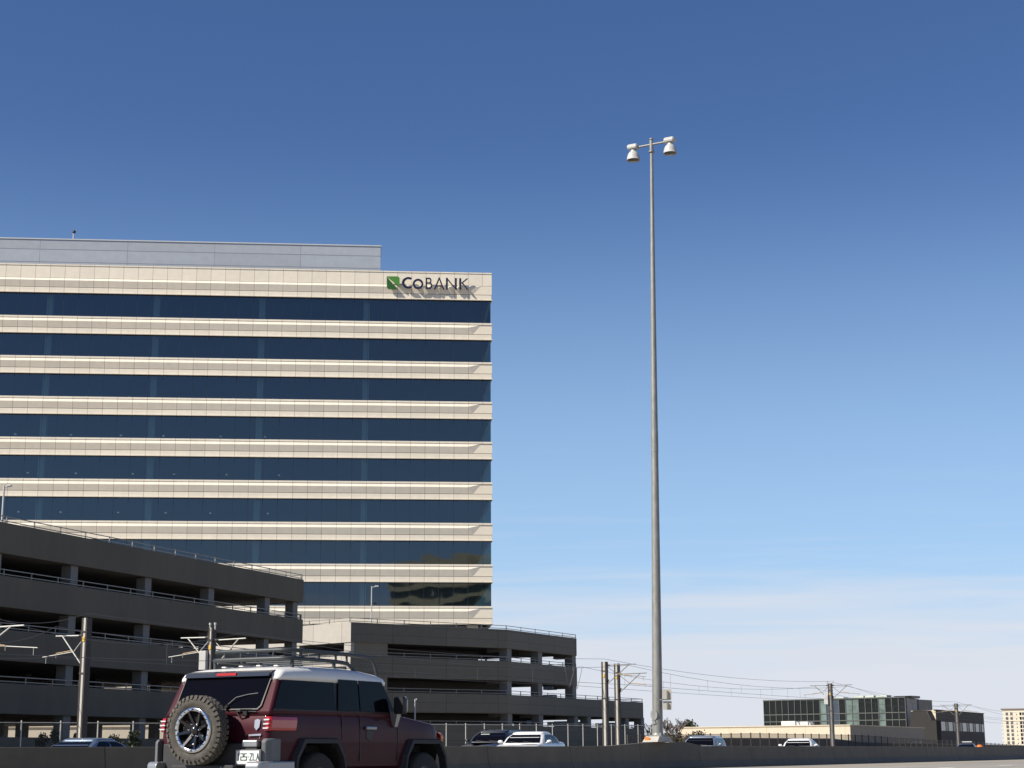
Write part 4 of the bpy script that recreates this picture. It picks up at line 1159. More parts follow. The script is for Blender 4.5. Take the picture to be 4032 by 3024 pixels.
# badge, lettering strip, tailgate handle
rquad('badge', [(.675, 1.30), (.72, 1.315), (.765, 1.30), (.762, 1.21), (.72, 1.165), (.678, 1.21)], ALLOY, e=.01, th=.012)
rquad('name_strip', [(.60, 1.115), (.80, 1.122), (.80, 1.098), (.60, 1.092)], ALLOY, e=.01, th=.008)
rquad('name_strip', [(.50, 1.12), (.565, 1.122), (.565, 1.09), (.50, 1.088)], CHROME, e=.01, th=.008)
mb = MB()
mb.box((.40, ry(1.42) - .05, 1.425), (.62, ry(1.42) - .01, 1.438)); mb.box((.48, ry(1.4) - .06, 1.36), (.54, ry(1.4) - .01, 1.42)); mb.tube([rp(.36, 1.40, .03), rp(.42, 1.35, .04), rp(.50, 1.37, .05)], .01, n=5)
mb.tube([rp(.34, 1.42, .03), rp(.68, 1.41, .03)], .012, n=5)
mb.build('wiper_linkage', BLACK, fj)
mb = MB(); mb.box((.42, ry(1.42) - .06, 1.436), (.60, ry(1.42) - .03, 1.446)); mb.build('latch_cover', CHROME, fj)
# tailgate seam
for x in (-.775, .775):
    mb = MB(); mb.prism([rp(x - .006, 1.06, .004), rp(x + .006, 1.06, .004), rp(x + .006, 1.86, .004), rp(x - .006, 1.86, .004)], (0, -.004, 0)); mb.build('tailgate_seam', BLACK, fj)
# tail lamps wrap the corners
for s in (-1, 1):
    mb = MB()
    prof_ = [(1.16, .03), (1.20, .0), (1.30, 0), (1.345, .03)]
    pts = [(.85, -2.215), (.905, -2.215), (.935, -2.185), (.935, -1.98), (.930, -1.72), (.925, -1.60)]
    rr_ = []
    for z, ins in prof_:
        rr_.append([Vector((s * (x - ins * .4), y + (ry(z) + 2.2), z)) for x, y in pts] + [Vector((s * .85, -1.60 + (ry(z) + 2.2), z))])
    mb.rings(rr_, smooth=False)
    tl = mb.build('tail_light', REDL, fj, bevel=.008)
    for k in range(3):
        z = 1.185 + k * .055
        mb = MB(); mb.prism([Vector((s * .83, ry(z) - .02, z)), Vector((s * .905, ry(z) - .02, z)), Vector((s * .925, ry(z) - .02, z + .018)), Vector((s * .83, ry(z) - .02, z + .018))], (0, -.014, 0))
        mb.build('lamp_strip', CLEARL, tl)
# bumper: grey corners, dark centre step, silver wings
for s in (-1, 1):
    mb = MB()
    mb.rings([[Vector((s * x, y, z)) for x, y in ((.87, -2.29 + d), (.93, -2.27 + d), (.965, -2.18 + d * .5), (.965, -1.98), (.87, -1.98))] for z, d in ((.70, 0), (1.02, 0), (1.06, .04))], smooth=False)
    mb.build('bumper_corner', GREYC, fj, bevel=.015)
    mb = MB()
    mb.rings([[Vector((s * x, y, z)) for x, y in ((.74, -2.46 + d), (.93, -2.42 + d), (1.0, -2.28), (1.0, -1.70), (.94, -1.70), (.74, -2.2))] for z, d in ((.48, .05), (.60, .0), (.72, 0), (.765, .04))], smooth=False)
    mb.build('bumper_wing', SILV, fj, bevel=.02)
mb = MB(); mb.box((-.79, -2.27, .50), (.79, -2.0, 1.0)); mb.box((-.52, -2.42, .5), (.52, -2.25, .72)); mb.build('bumper_centre', DGREY, fj, bevel=.015)
mb = MB(); mb.box((.55, -2.29, .95), (.80, -2.2, 1.04)); mb.build('tailgate_step', SILV, fj, bevel=.015)
# number plate
PLW = mat('plate_white', (.68, .68, .66), rough=.5); PLG = mat('plate_green', (.02, .06, .05), rough=.5)
px0, px1, pz0, pz1 = .50, .87, .735, .905
mb = MB(); mb.box((px0 - .02, -2.325, pz0 - .015), (px1 + .02, -2.30, pz1 + .015)); mb.build('plate_frame', GREYC, fj)
mb = MB(); mb.box((px0, -2.332, pz0), (px1, -2.325, pz1)); pl_ = mb.build('number_plate', PLW, fj)
GL = {'1': [(.5, 0, .5, 1), (.3, .8, .5, 1)], '2': [(0, 1, 1, 1), (1, 1, 1, .5), (1, .5, 0, .5), (0, .5, 0, 0), (0, 0, 1, 0)], '5': [(1, 1, 0, 1), (0, 1, 0, .52), (0, .52, 1, .52), (1, .52, 1, 0), (1, 0, 0, 0)],
      'Z': [(0, 1, 1, 1), (1, 1, 0, 0), (0, 0, 1, 0)], 'L': [(0, 1, 0, 0), (0, 0, 1, 0)], 'A': [(0, 0, .5, 1), (.5, 1, 1, 0), (.2, .35, .8, .35)], '.': [(.35, .5, .65, .5)]}
def glyphs(txt, x, z, w, h, gap, th, y, m, parent, name='character'):
    for ch in txt:
        ww = w if ch != '.' else w * .5
        mb = MB()
        for a0, b0, a1, b1 in GL[ch]:
            p = Vector((x + a0 * ww, y, z + b0 * h)); q_ = Vector((x + a1 * ww, y, z + b1 * h)); d = (q_ - p).normalized(); n = Vector((-d.z, 0, d.x))
            mb.prism([p - d * th / 2 - n * th / 2, q_ + d * th / 2 - n * th / 2, q_ + d * th / 2 + n * th / 2, p - d * th / 2 + n * th / 2], (0, -.003 - .0004 * len(mb.f) / 6, 0))
        mb.build(name, m, parent); x += ww + gap
glyphs('125.ZLA', px0 + .022, pz0 + .048, .038, .082, .017, .011, -2.332, PLG, pl_)
mb = MB(); mb.box((px1 - .05, -2.335, pz0 + .004), (px1 - .006, -2.332, pz0 + .036)); mb.build('sticker', REDL, pl_)
# spare wheel
TC = Vector((-.04, -2.48, 1.175)); TR = .455; TW = .18
mb = MB()
yb_ = TW / 2
mb.lathe([(.30, -yb_ + .02), (.33, -yb_ - .012), (.385, -yb_ - .018), (.418, -yb_ + .0), (.442, -yb_ + .035), (.444, 0), (.442, yb_ - .035), (.42, yb_), (.33, yb_), (.30, yb_ - .02)], (0, 0, 0), n=72, axis='Y')
sw = mb.build('spare_wheel', MTYRE, fj); sw.location = TC
mb = MB(); nb = 38
for k in range(nb):
    a0 = 2 * math.pi * k / nb
    for row, (y0_, y1_, off, sk) in enumerate(((-yb_ - .006, -yb_ * .42, 0, .15), (-yb_ * .36, yb_ * .0, .5, -.25), (yb_ * .05, yb_ * .42, 0, .25), (yb_ * .48, yb_ + .006, .5, -.15))):
        aa = a0 + off * 2 * math.pi / nb; wd = 2 * math.pi / nb * .39
        def pp(a, r, y): return Vector((r * math.cos(a), y, r * math.sin(a)))
        ri = .432 if row in (0, 3) else .438; s_ = sk * wd
        mb.hexa([pp(aa - wd + s_, ri, y0_), pp(aa + wd + s_, ri, y0_), pp(aa + wd - s_, ri, y1_), pp(aa - wd - s_, ri, y1_), pp(aa - wd * .85 + s_, TR, y0_ + .004), pp(aa + wd * .85 + s_, TR, y0_ + .004), pp(aa + wd * .85 - s_, TR, y1_ - .004), pp(aa - wd * .85 - s_, TR, y1_ - .004)])
    # shoulder lug reaching down the sidewall
    a = a0; wd = 2 * math.pi / nb * (.30 if k % 2 else .22); r0 = .39 if k % 2 else .402
    mb.hexa([pp(a - wd, r0, -yb_ - .010), pp(a + wd, r0, -yb_ - .010), pp(a + wd, .445, -yb_ + .03), pp(a - wd, .445, -yb_ + .03), pp(a - wd, r0 + .006, -yb_ - .026), pp(a + wd, r0 + .006, -yb_ - .026), pp(a + wd, TR, -yb_ - .004), pp(a - wd, TR, -yb_ - .004)])
mb.build('tread', RUBT, sw)
mb = MB(); mb.lathe([(.245, -yb_ - .008), (.25, -yb_ - .022), (.285, -yb_ - .024), (.30, -yb_ - .010), (.302, -yb_ + .02)], (0, 0, 0), n=48, axis='Y'); mb.build('rim_ring', CHROME, sw)
for k in range(24):
    a = 2 * math.pi * k / 24; mb = MB()
    mb.tube([Vector((.268 * math.cos(a), -yb_ - .022, .268 * math.sin(a))), Vector((.268 * math.cos(a), -yb_ - .036, .268 * math.sin(a)))], .007 if k % 6 else .013, n=6)
    mb.build('ring_bolt', BLACK, sw)
RIMB = mat('gloss_black_rim', (.012, .012, .014), rough=.18, coat=.5, spec=.5)
mb = MB(); mb.lathe([(.248, -yb_ - .01), (.235, -yb_ + .06), (.20, yb_ * .2), (.10, yb_ * .1), (.001, yb_ * .1)], (0, 0, 0), n=48, axis='Y')
for k in range(8):
    a = 2 * math.pi * (k + .3) / 8; ca, sa = math.cos(a), math.sin(a)
    t_ = Vector((-sa, 0, ca)); r_ = Vector((ca, 0, sa))
    mb.hexa([r_ * .06 - t_ * .03 + Vector((0, -.02, 0)), r_ * .24 - t_ * .022 + Vector((0, -.10, 0)), r_ * .24 + t_ * .022 + Vector((0, -.10, 0)), r_ * .06 + t_ * .03 + Vector((0, -.02, 0)),
             r_ * .06 - t_ * .022 + Vector((0, -.055, 0)), r_ * .24 - t_ * .015 + Vector((0, -.135, 0)), r_ * .24 + t_ * .015 + Vector((0, -.135, 0)), r_ * .06 + t_ * .022 + Vector((0, -.055, 0))])
mb.lathe([(.001, -.10), (.05, -.095), (.065, -.06), (.07, 0)], (0, 0, 0), n=24, axis='Y')
mb.build('rim', RIMB, sw)
for k in range(6):
    a = 2 * math.pi * k / 6; mb = MB(); mb.lathe([(.001, -.09), (.010, -.088), (.013, -.05)], Vector((.085 * math.cos(a), 0, .085 * math.sin(a))), n=8, axis='Y'); mb.build('lug_nut', CHROME, sw)
mb = MB(); mb.tube([TC + Vector((0, .1, 0)), Vector((TC.x, -2.1, TC.z))], .12, n=16); mb.build('wheel_carrier', BLACK, fj)
# roof rack
mb = MB()
def loop(z, hw_, y0_, yend, zdown, r, rr=.16, front=True):
    L_ = [(hw_, yend, zdown), (hw_, yend - .10, z - .06 if zdown < z else z), (hw_, yend - .24, z), (hw_, y0_ + rr, z), (hw_ - rr * .3, y0_ + rr * .3, z), (hw_ - rr, y0_, z)]
    P_ = [Vector(p) for p in L_] + [Vector((-p[0], p[1], p[2])) for p in reversed(L_)]
    return P_
top_ = loop(2.265, .66, -1.46, .80, 1.98, .022)
low_ = loop(2.150, .68, -1.48, .16, 2.03, .022)
def smooth_poly(P_, it=2):
    for _ in range(it):
        Q = [P_[0]]
        for a, b in zip(P_, P_[1:]): Q += [a.lerp(b, .25), a.lerp(b, .75)]
        Q.append(P_[-1]); P_ = Q
    return P_
mb.tube(smooth_poly(top_), .029, n=10); rk = mb.build('rack_rail', RACKM, fj)
mb = MB(); mb.tube(smooth_poly(low_), .029, n=10); mb.build('rack_rail', RACKM, fj)
mb = MB()
for s in (-1, 1):
    for y in (-1.15, -.72, -.30, -.02): mb.tube([(s * .665, y, 2.15), (s * .66, y, 2.265)], .017, n=6)
for x in (-.42, -.14, .14, .42): mb.tube([(x, -1.47, 2.15), (x, -1.46, 2.265)], .013, n=6)
for y in (-1.2, -.8, -.4, 0): mb.tube([(-.67, y, 2.145), (.67, y, 2.145)], .012, n=6)
mb.build('rack_bars', RACKM, fj)
for s in (-1, 1):
    for y in (-1.36, -.35):
        mb = MB(); mb.tube([(s * .67, y, 2.15), (s * .66, y, 2.0)], [.024, .034], n=8); mb.obox((s * .66, y, 1.992), (.035, 0, 0), (0, .09, 0), (0, 0, .014)); mb.build('rack_foot', RACKM, fj)
mb = MB(); mb.obox((0, .28, 2.07), (.45, 0, 0), (0, .02, .01), (0, .01, -.035)); mb.build('rack_fairing', BLACK, fj)

# ---------------------------------------------------------------- buildings on the right
def hit_z(x, y, z):
    d = ray(x, y); k = (z - EYE) / d.z; p = O_ + d * k; return Vector((p.x, p.y, 0))
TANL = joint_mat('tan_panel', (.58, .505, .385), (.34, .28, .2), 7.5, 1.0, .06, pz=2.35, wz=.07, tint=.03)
TAND = joint_mat('tan_panel_shaded', (.30, .255, .20), (.12, .1, .08), 7.5, 1.0, .06, axis='Y', tint=.03)  # front panel again, darker: the flank's shade is put into the colour
def frame_mb(o):
    return (Matrix.Translation(o.location) @ Matrix.Rotation(o.rotation_euler[2], 4, 'Z')).inverted()
def poly_wall(mb, pts, z0, z1, Mi=None, mi=0):
    for a, b in zip(pts, pts[1:] + pts[:1]):
        mb.add([(a.x, a.y, z0), (b.x, b.y, z0), (b.x, b.y, z1), (a.x, a.y, z1)], [(0, 1, 2, 3)], mi)
    mb.add([(p.x, p.y, z1) for p in pts], [list(range(len(pts)))], mi)
def rectpts(a, b, depthdir, dep): return [a, b, b + depthdir * dep, a + depthdir * dep]
# tan building: sunlit front and shaded flank
ct = at_N(3347, 2856, 89); zt_ = ct.z; ct = Vector((ct.x, ct.y, 0))
cl = hit_z(2670, 2866, zt_); ce = at_N(3638, 2871.6, 89); ce = Vector((ce.x, ce.y, 0))
dv = (ct - cl).normalized(); angt = math.atan2(dv.y, dv.x)
tan = empty('tan_building', (ct.x, ct.y, GZ), angt, 'long low tan building with sunlit panelled front behind the dark fence', 'building')
Mi = frame_mb(tan); Ld = (ce - ct)
mb = MB(); pts = [cl, ct, ce, ce + (cl - ct)]
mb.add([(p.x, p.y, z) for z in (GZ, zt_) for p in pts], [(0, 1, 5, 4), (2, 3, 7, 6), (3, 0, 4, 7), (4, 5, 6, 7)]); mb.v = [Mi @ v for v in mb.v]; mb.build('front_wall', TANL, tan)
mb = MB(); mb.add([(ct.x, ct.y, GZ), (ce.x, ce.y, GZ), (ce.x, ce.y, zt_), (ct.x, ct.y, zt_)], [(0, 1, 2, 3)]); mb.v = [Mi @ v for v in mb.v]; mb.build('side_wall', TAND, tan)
mb = MB()
nn = Vector((dv.y, -dv.x, 0))
for a, b, n_ in ((cl, ct, nn), (ct, ce, -N_)):
    d = (b - a).normalized(); mb.obox(((a + b) / 2).to_tuple()[:2] + (zt_ + .06,), d * ((b - a).length / 2 + .06), n_ * .12, (0, 0, .08))
mb.v = [Mi @ v for v in mb.v]; mb.build('coping', TANL, tan)
for f in (.74, .80, .86, .93):
    c = ct.lerp(ce, f) - N_ * .06; mb = MB(); mb.obox((c.x, c.y, GZ + 1.3), D_ * .9, N_ * .05, (0, 0, 1.1)); mb.v = [Mi @ v for v in mb.v]; mb.build('window', PRECAST_S if f in (.86, .93) else CARGLASS, tan)
UNITM = mat('rooftop_unit_metal', (.62, .61, .57), rough=.5, var=.08)
for a, b, yt, lab in ((3058, 3128, 2840, 'larger white rooftop unit on the tan building'), (3132, 3170, 2842, 'smaller grey rooftop unit on the tan building, right of the larger one')):
    p0, p1 = hit_z(a, 2862, zt_ - .0), None
    fr = (a - 2670) / (3347 - 2670); c = cl.lerp(ct, fr); fr2 = (b - 2670) / (3347 - 2670); c2 = cl.lerp(ct, fr2)
    c = c - nn * 3; c2 = c2 - nn * 3; hgt = at_plane(a, yt, (c.x, c.y, 0), Vector((0, 1, 0))).z - zt_
    u = empty('rooftop_unit', (c.x, c.y, zt_), angt, lab, 'air conditioner', 'rooftop units on the tan building')
    L_ = (c2 - c).length
    mb = MB(); mb.box((0, 0, .12), (L_ * .78, 2.2, hgt)); mb.build('cabinet', UNITM, u, bevel=.04)
    mb = MB(); mb.hexa([(L_ * .8, .3, .15), (L_, .3, .15), (L_, 1.9, .15), (L_ * .8, 1.9, .15), (L_ * .8, .3, hgt * .85), (L_ * .92, .3, hgt * .6), (L_ * .92, 1.9, hgt * .6), (L_ * .8, 1.9, hgt * .85)]); mb.build('intake_hood', UNITM, u)
    mb = MB(); mb.box((.2, .2, -.02), (L_ * .7, 2.0, .14)); mb.build('curb', SLAB, u)

# glass building
YG = 400
gc = at_Y(3563, 2746.7, YG); zg = gc.z; gc = Vector((gc.x, gc.y, 0)); glp = hit_z(3006, 2761.0, zg); grp = hit_z(3617, 2752.5, zg)
gv = (gc - glp).normalized(); gn = Vector((gv.y, -gv.x, 0)); Lg = (gc - glp).length
gb = empty('glass_building', (glp.x, glp.y, GZ), math.atan2(gv.y, gv.x), 'dark green gridded glass office building behind the tan building', 'building')
Mi = frame_mb(gb); grl = Mi @ Vector((grp.x, grp.y, GZ))
GD = mat('dark_green_glass', (.012, .014, .014), rough=.08, spec=.22, var=.3, scale=.08)
GT = mat('teal_spandrel_glass', (.13, .175, .16), rough=.15, spec=.4, var=.5, scale=.25)
GBL = mat('blue_glass', (.045, .062, .085), rough=.1, spec=.6, var=.35, scale=.2)
MUL = mat('aluminium_mullion', (.10, .11, .10), rough=.5, metal=.1)
Hg = zg - GZ
def zg_(y): return at_plane(3300, y, (glp.lerp(gc, .53).x, glp.lerp(gc, .53).y, 0), Vector((0, 1, 0))).z - GZ
rows = [0, zg_(2873), zg_(2838), zg_(2810), Hg]
dep_g = 26
mb = MB(); mb.add([(0, .25, 0), (Lg, .25, 0), (grl.x, grl.y, 0), (grl.x, grl.y + 8, 0), (0, dep_g, 0), (0, .25, Hg - .1), (Lg, .25, Hg - .1), (grl.x, grl.y, Hg - .1), (grl.x, grl.y + 8, Hg - .1), (0, dep_g, Hg - .1)],
   [(5, 6, 7, 8, 9), (0, 1, 6, 5), (2, 3, 8, 7), (3, 4, 9, 8), (4, 0, 5, 9)]); mb.build('shell', GD, gb)
nc = 22
xsx = [Lg * (k / nc) for k in range(nc + 1)]
def colpx(x):   # photo column of a point along the front
    p = glp + gv * x - O_; return 2016 + FPX * (Vector((p.x, p.y, 12))).dot(R_) / (Vector((p.x, p.y, 12))).dot(F_)
for k in range(nc):
    c = colpx((xsx[k] + xsx[k + 1]) / 2)
    for r in range(1, 4):
        m_ = GD
        if 3222 < c < 3250 or 3338 < c < 3368 or 3463 < c < 3492: m_ = GT
        elif 3250 <= c < 3315: m_ = GBL
        elif r < 3 and 3222 < c < 3315: m_ = GBL
        mb = MB(); mb.add([(xsx[k] + .05, .1, rows[r] + .05), (xsx[k + 1] - .05, .1, rows[r] + .05), (xsx[k + 1] - .05, .1, rows[r + 1] - .05), (xsx[k] + .05, .1, rows[r + 1] - .05)], [(0, 1, 2, 3)]); mb.build('window', m_, gb)
mb = MB()
for x in xsx: mb.box((x - .07, -.05, 0), (x + .07, .12, Hg))
for z in rows[1:]: mb.box((0, -.02, z - .1), (Lg, .13, z + .1))
mb.build('mullion_grid', MUL, gb)
# right flank: pale stripes coloured in for what its glass reflects
FLK = joint_mat('reflection_stripes', (.50, .44, .36), (.12, .10, .09), 2.2, 0, .5, var=.3, tint=.25)
mb = MB(); mb.add([(Lg, 0, 0), (grl.x, grl.y, 0), (grl.x, grl.y, Hg), (Lg, 0, Hg)], [(0, 1, 2, 3)]); mb.build('flank_wall', FLK, gb)
mb = MB(); mb.box((-.1, -.12, Hg - .02), (Lg + .1, .5, Hg + .25)); mb.build('roof_edge', mat('roof_edge_dark', (.08, .085, .08), rough=.6), gb)
mb = MB(); mb.box((Lg * .88, 4, Hg), (Lg - .1, 9, Hg + .55)); mb.build('plant_room', GD, gb)
for k, (a, b) in enumerate(((.63, .70), (.71, .77), (.785, .86), (.47, .56), (.40, .44))):
    mb = MB(); mb.box((Lg * a, 1.5, Hg + .2), (Lg * b, 4.0, Hg + (.75 if k < 3 else .5))); mb.build('roof_equipment', mat('roof_equipment_paint', (.50, .55, .48), rough=.6, var=.3, scale=.6), gb)

# brown building with its sunlit left wall
bc = at_N(3683, 2796.5, 97); zb2 = bc.z; bc = Vector((bc.x, bc.y, 0)); be = at_N(3873, 2817, 97); be = Vector((be.x, be.y, 0)); bl = hit_z(3587, 2799.5, zb2)
bb = empty('brown_building', (bc.x, bc.y, GZ), math.pi / 2 - TH, 'dark brown two-storey building with a strip of tall windows, far right', 'building')
Mi = frame_mb(bb)
BRN = mat('brown_render', (.095, .08, .065), rough=.85, var=.08, scale=.3)
Hb = zb2 - GZ
Lb = (be - bc).length
blx = Mi @ Vector((bl.x, bl.y, GZ))
mb = MB(); mb.add([(0, 0, 0), (Lb, 0, 0), (Lb, 0, Hb), (0, 0, Hb)], [(0, 1, 2, 3)])
mb.add([(Lb, 0, 0), (Lb + blx.x, blx.y, 0), (Lb + blx.x, blx.y, Hb), (Lb, 0, Hb)], [(0, 1, 2, 3)]); mb.add([(0, 0, Hb), (Lb, 0, Hb), (Lb + blx.x, blx.y, Hb), (blx.x, blx.y, Hb)], [(0, 1, 2, 3)]); mb.build('wall', BRN, bb)
mb = MB(); mb.add([(0, -.02, 0), (blx.x, blx.y, 0), (blx.x, blx.y, Hb + .05), (0, -.02, Hb + .05)], [(0, 1, 2, 3)]); mb.build('side_wall', TANL, bb)
def bx_(px, y): p = at_N(px, y, 97); q_ = Mi @ p; return q_.x, q_.z
def r6(x): return 3200 + x / 2.6587
GRW = mat('grey_window', (.16, .17, .17), rough=.12, spec=.7, var=.5, scale=.5)
for a, b, dk in ((1293, 1335, 0), (1341, 1390, 0), (1391, 1416, 1), (1418, 1466, 0), (1468, 1494, 1), (1497, 1537, 0), (1539, 1562, 1), (1565, 1611, 0), (1613, 1634, 1), (1637, 1676, 0), (1678, 1699, 1), (1702, 1741, 0), (1743, 1763, 1), (1766, 1790, 0)):  # dk: near-black panels coloured in for the dark recesses beside the windows
    f = (a - 1290) / 500; x0, z1 = bx_(r6(a), 2840 + 12 * f); x1, z0 = bx_(r6(b), 2877 + 6 * f)
    mb = MB(); mb.box((x0, -.06, z0), (x1, -.02, z1)); mb.build('window', CARGLASS if dk else GRW, bb)
x0, z1 = bx_(r6(1297), 2875); x1, z0 = bx_(r6(1340), 2888)
mb = MB(); mb.box((x0, -.05, z0), (x1, -.02, z1)); mb.build('window', GRW, bb)
mb = MB(); mb.box((-.1, -.15, Hb), (Lb + .1, .4, Hb + .18)); mb.build('coping', mat('dark_coping', (.05, .045, .04), rough=.7), bb)

# apartment tower in the distance
ap = at_Y(3946.5, 2794, 1310); Ha = ap.z - GZ
apt = empty('apartment_tower', (ap.x, 1310, GZ), rad(-17), 'distant cream apartment tower with rows of small windows at the right edge', 'apartment building')
APC = mat('apartment_cream', (.70, .63, .50), rough=.85, var=.05, scale=.1)
mpx = 1310 / FPX / 2.6587      # metres per zoomed pixel
mb = MB(); mb.box((0, 0, 0), (300 * mpx, 22, Ha)); mb.build('wall', APC, apt)
mb = MB(); mb.box((-1.2, -.8, Ha), (300 * mpx, 22, Ha + .8)); mb.build('roof_slab', mat('apartment_roof', (.25, .2, .16), rough=.8), apt)
AW = mat('apartment_window', (.12, .12, .12), rough=.3, var=.4, scale=.2)
for yy in (560, 605, 650, 688, 728, 768, 808, 848):
    z = Ha - (yy - 515) * mpx
    for xx, w_ in ((2028, 24), (2073, 24), (2122, 8), (2162, 18), (2190, 26)):
        x = (xx - 1987) * mpx
        mb = MB(); mb.box((x - w_ * mpx / 2, -.12, z - 1.0), (x + w_ * mpx / 2, .05, z + 1.1 if w_ > 10 else z)); mb.build('window', CARGLASS if xx == 2162 else AW, apt)
    if yy > 640:
        mb = MB(); mb.box((-1.6, 0, z - 1.5), (-.02, 4, z - .5)); mb.build('balcony', APC, apt)
mb = MB(); mb.box((-.2, -.3, Ha - 115 * mpx), (300 * mpx, .0, Ha - 112 * mpx)); mb.build('cornice', APC, apt)

# office block across the freeway, behind the viewpoint: it is what the lowest tower windows mirror
ob = empty('banded_office_block', (15, -84, -.4), rad(48), 'beige banded office block across the freeway, seen only mirrored in the lowest tower windows', 'office building')
OBB = mat('olive_beige_panel', (.78, .70, .44), rough=.8, var=.06)
OBG = mat('block_window', (.07, .095, .085), rough=.1, spec=.6)
mb = MB(); mb.box((.2, -28, 0), (61.8, -.3, 47)); mb.build('glazing', OBG, ob)
for k in range(12):
    mb = MB(); mb.box((0, -28.3, k * 4.1 + 1.0), (62, 0, k * 4.1 + 2.7)); mb.build('spandrel', OBB, ob)
mb = MB(); mb.box((0, -28.3, 46.2), (62, 0, 49)); mb.build('parapet', OBB, ob)

# ---------------------------------------------------------------- trees and shrubs
BARK = mat('grey_bark', (.20, .17, .15), rough=.95, var=.2)
EVG = mat('evergreen_needles', (.035, .045, .022), rough=.9, var=.35, scale=2)
SHR = mat('dry_shrub', (.09, .07, .045), rough=.95, var=.35, scale=3)
def leafy(name, p, h, w, m, label, cat, n=700, leaf=.16, cone=0.0, group=None, seed=1):
    rnd = random.Random(seed); o = empty(name, p, 0, label, cat, group)
    mb = MB(); mb.tube([(0, 0, -.1), (.03 * w, 0, h * .35), (0, .03 * w, h * .8)], [.05 * h * .5, .035 * h * .5, .01], n=7)
    cl_ = []
    for i in range(16):
        a = rnd.uniform(0, 6.28); f = rnd.uniform(.25, .95); rr = w * .5 * rnd.uniform(.2, .9) * (1 - cone * f)
        c = Vector((rr * math.cos(a), rr * math.sin(a), h * f)); cl_.append((c, w * rnd.uniform(.12, .24)))
        mb.tube([(0, 0, h * f * .6), c], [.015 * h * .5, .004], n=4, cap=False)
    mb.build('trunk', BARK, o)
    mb = MB()
    for i in range(n):
        c, r = rnd.choice(cl_); d = Vector((rnd.gauss(0, 1), rnd.gauss(0, 1), rnd.gauss(0, .8))).normalized() * r * rnd.uniform(.3, 1.1); q_ = c + d
        a = Vector((rnd.gauss(0, 1), rnd.gauss(0, 1), rnd.gauss(0, 1))).normalized() * leaf; b = a.cross(Vector((rnd.gauss(0, 1), rnd.gauss(0, 1), rnd.gauss(0, 1)))).normalized() * leaf * .6
        mb.add([q_ - a, q_ + b, q_ + a, q_ - b], [(0, 1, 2, 3)])
    mb.build('crown', m, o)
    return o
def bare(name, p, h, label, seed, group=None, spread=.5):
    rnd = random.Random(seed); o = empty(name, p, 0, label, 'tree', group)
    tk, cr = MB(), MB()
    def br(a, d, L, r, dep):
        b = a + d * L
        (tk if dep == 0 else cr).tube([a, a.lerp(b, .5) + Vector((rnd.gauss(0, .03), rnd.gauss(0, .03), 0)) * L, b], [r, r * .8, r * .62], n=5 if dep < 2 else 3, cap=False)
        if dep >= 5: return
        for i in range(3 if dep < 4 else 2):
            nd = (d + Vector((rnd.gauss(0, spread), rnd.gauss(0, spread), rnd.uniform(-.05, .35)))).normalized()
            br(b if i else a.lerp(b, .75), nd, L * rnd.uniform(.6, .82), max(.034, r * .62), dep + 1)
    br(Vector((0, 0, 0)), Vector((0, 0, 1)), h * .40, h * .03, 0)
    tk.build('trunk', BARK, o); cr.build('branches', BARK, o)
    return o
def tree_at(px, ytop, Y): p = at_Y(px, ytop, Y); return Vector((p.x, p.y, GZ)), p.z - GZ
g_ = 'leafless trees behind the tall light pole'
for i, (px, yt, Y, lab) in enumerate(((2640, 2836, 170, 'leafless tree just right of the tall light pole base'), (2662, 2846, 185, 'leafless tree between the light pole and the tan building'), (2568, 2856, 190, 'small leafless tree just left of the tall light pole base'))):
    p, h = tree_at(px, yt, Y); bare('bare_tree', p, h, lab, 11 + i, g_)
p, h = tree_at(2712, 2846, 380); leafy('evergreen_tree', p, h, 6.5, EVG, 'dark round evergreen rising behind the left end of the tan building', 'tree', n=1400, leaf=.35, seed=5)
p, h = tree_at(2737, 2858, 385); leafy('evergreen_tree', p, h, 2.2, EVG, 'small pointed evergreen right of the round one, behind the tan building', 'tree', n=500, leaf=.25, cone=.6, seed=6)
for i, (px, yt, Y, w_, m_, lab) in enumerate(((2703, 2884, 150, 1.6, SHR, 'brown shrub before the left end of the tan building'), (2735, 2876, 152, 2.6, SHR, 'wider dry shrub before the tan building'), (2663, 2886, 140, 2.2, SHR, 'russet shrub behind the fence right of the light pole'), (2326, 2858, 260, 3.5, SHR, 'distant brown tree seen under the middle garage deck'))):
    p, h = tree_at(px, yt, Y); leafy('shrub', p, h, w_, m_, lab, 'shrub', n=600, leaf=.12 if Y < 200 else .25, seed=20 + i)
for i, (px, yt, w_, lab) in enumerate(((215, 2866, 1.0, 'dark upright evergreen shrub at the fence, left of the first line pole'), (170, 2888, 1.1, 'low dark shrub at the fence below the left garage'), (455, 2896, 1.2, 'small dark shrub below the left garage, nearer the truck'), (530, 2872, .9, 'narrow dark evergreen by the fence beside the truck tail lamp'), (305, 2884, .8, 'small dark shrub right behind the first line pole'))):
    p, h = tree_at(px, yt, 88); leafy('evergreen_shrub', p, h, w_, EVG, lab, 'shrub', n=700, leaf=.07, cone=.5, seed=40 + i)

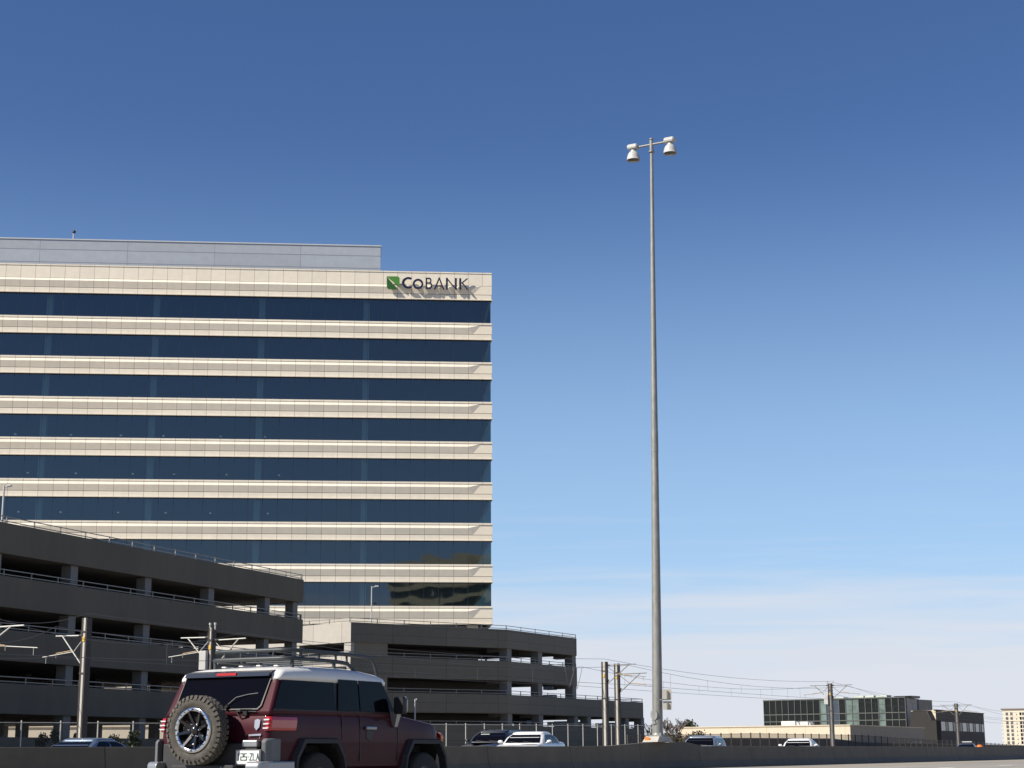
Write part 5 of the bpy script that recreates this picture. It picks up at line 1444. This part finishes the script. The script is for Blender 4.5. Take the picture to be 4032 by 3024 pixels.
# dark annex with a sloping end, set against the sunlit wall of the brown building
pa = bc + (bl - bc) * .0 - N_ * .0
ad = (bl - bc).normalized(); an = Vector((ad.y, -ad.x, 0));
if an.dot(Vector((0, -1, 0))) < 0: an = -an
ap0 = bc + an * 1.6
wedge = empty('dark_wedge', (ap0.x, ap0.y, GZ), 0, 'dark plain annex with a sloping roof end, left of the brown building', 'building')
outl = [(3584, 2936), (3584, 2803), (3600, 2797.5), (3649, 2797.5), (3668, 2837), (3686, 2837), (3692, 2936)]  # traces a slanted dark shape as a solid outline
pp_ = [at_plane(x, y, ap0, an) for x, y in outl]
WDG = mat('dark_wedge_surface', (.020, .018, .016), rough=.8, var=.1, scale=.4)
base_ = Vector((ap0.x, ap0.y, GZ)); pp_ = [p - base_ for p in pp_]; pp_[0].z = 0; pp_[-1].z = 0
mb = MB(); mb.prism(pp_, -an * 1.4); mb.build('wall', WDG, wedge)
mb = MB(); mb.tube([pp_[2] + an * .02, pp_[3] + an * .02, pp_[4] + an * .02], .10, n=6); mb.build('edge_trim', POLED, wedge)
# low dark wall below the dark fence
lw = [(2600, 2916), (2870, 2909), (3270, 2911), (3400, 2924), (3700, 2931), (4032, 2938), (4200, 2941)]
pts = [at_N(x, y, 61) for x, y in lw]
low = empty('low_wall', (pts[0].x, pts[0].y, GZ), 0, 'long low brown wall under the dark fence, behind the far traffic', 'wall')
b0 = Vector((pts[0].x, pts[0].y, GZ))
LWM = mat('low_wall_concrete', (.15, .13, .105), rough=.95, var=.25, scale=.5)
mb = MB()
for a, b in zip(pts, pts[1:]):
    a, b = a - b0, b - b0; w = N_ * .3
    mb.hexa([Vector((a.x, a.y, -.3)), Vector((b.x, b.y, -.3)), Vector((b.x, b.y, -.3)) + w, Vector((a.x, a.y, -.3)) + w, a, b, b + w, a + w])
mb.build('wall', LWM, low)
mb = MB(); q0 = [p - b0 + Vector((0, 0, .05)) for p in pts]
for a, b in zip(q0, q0[1:]): mb.obox((a + b) / 2 + N_ * .15, (b - a) / 2, N_ * .19, (0, 0, .05))
mb.build('coping', PEDC, low)
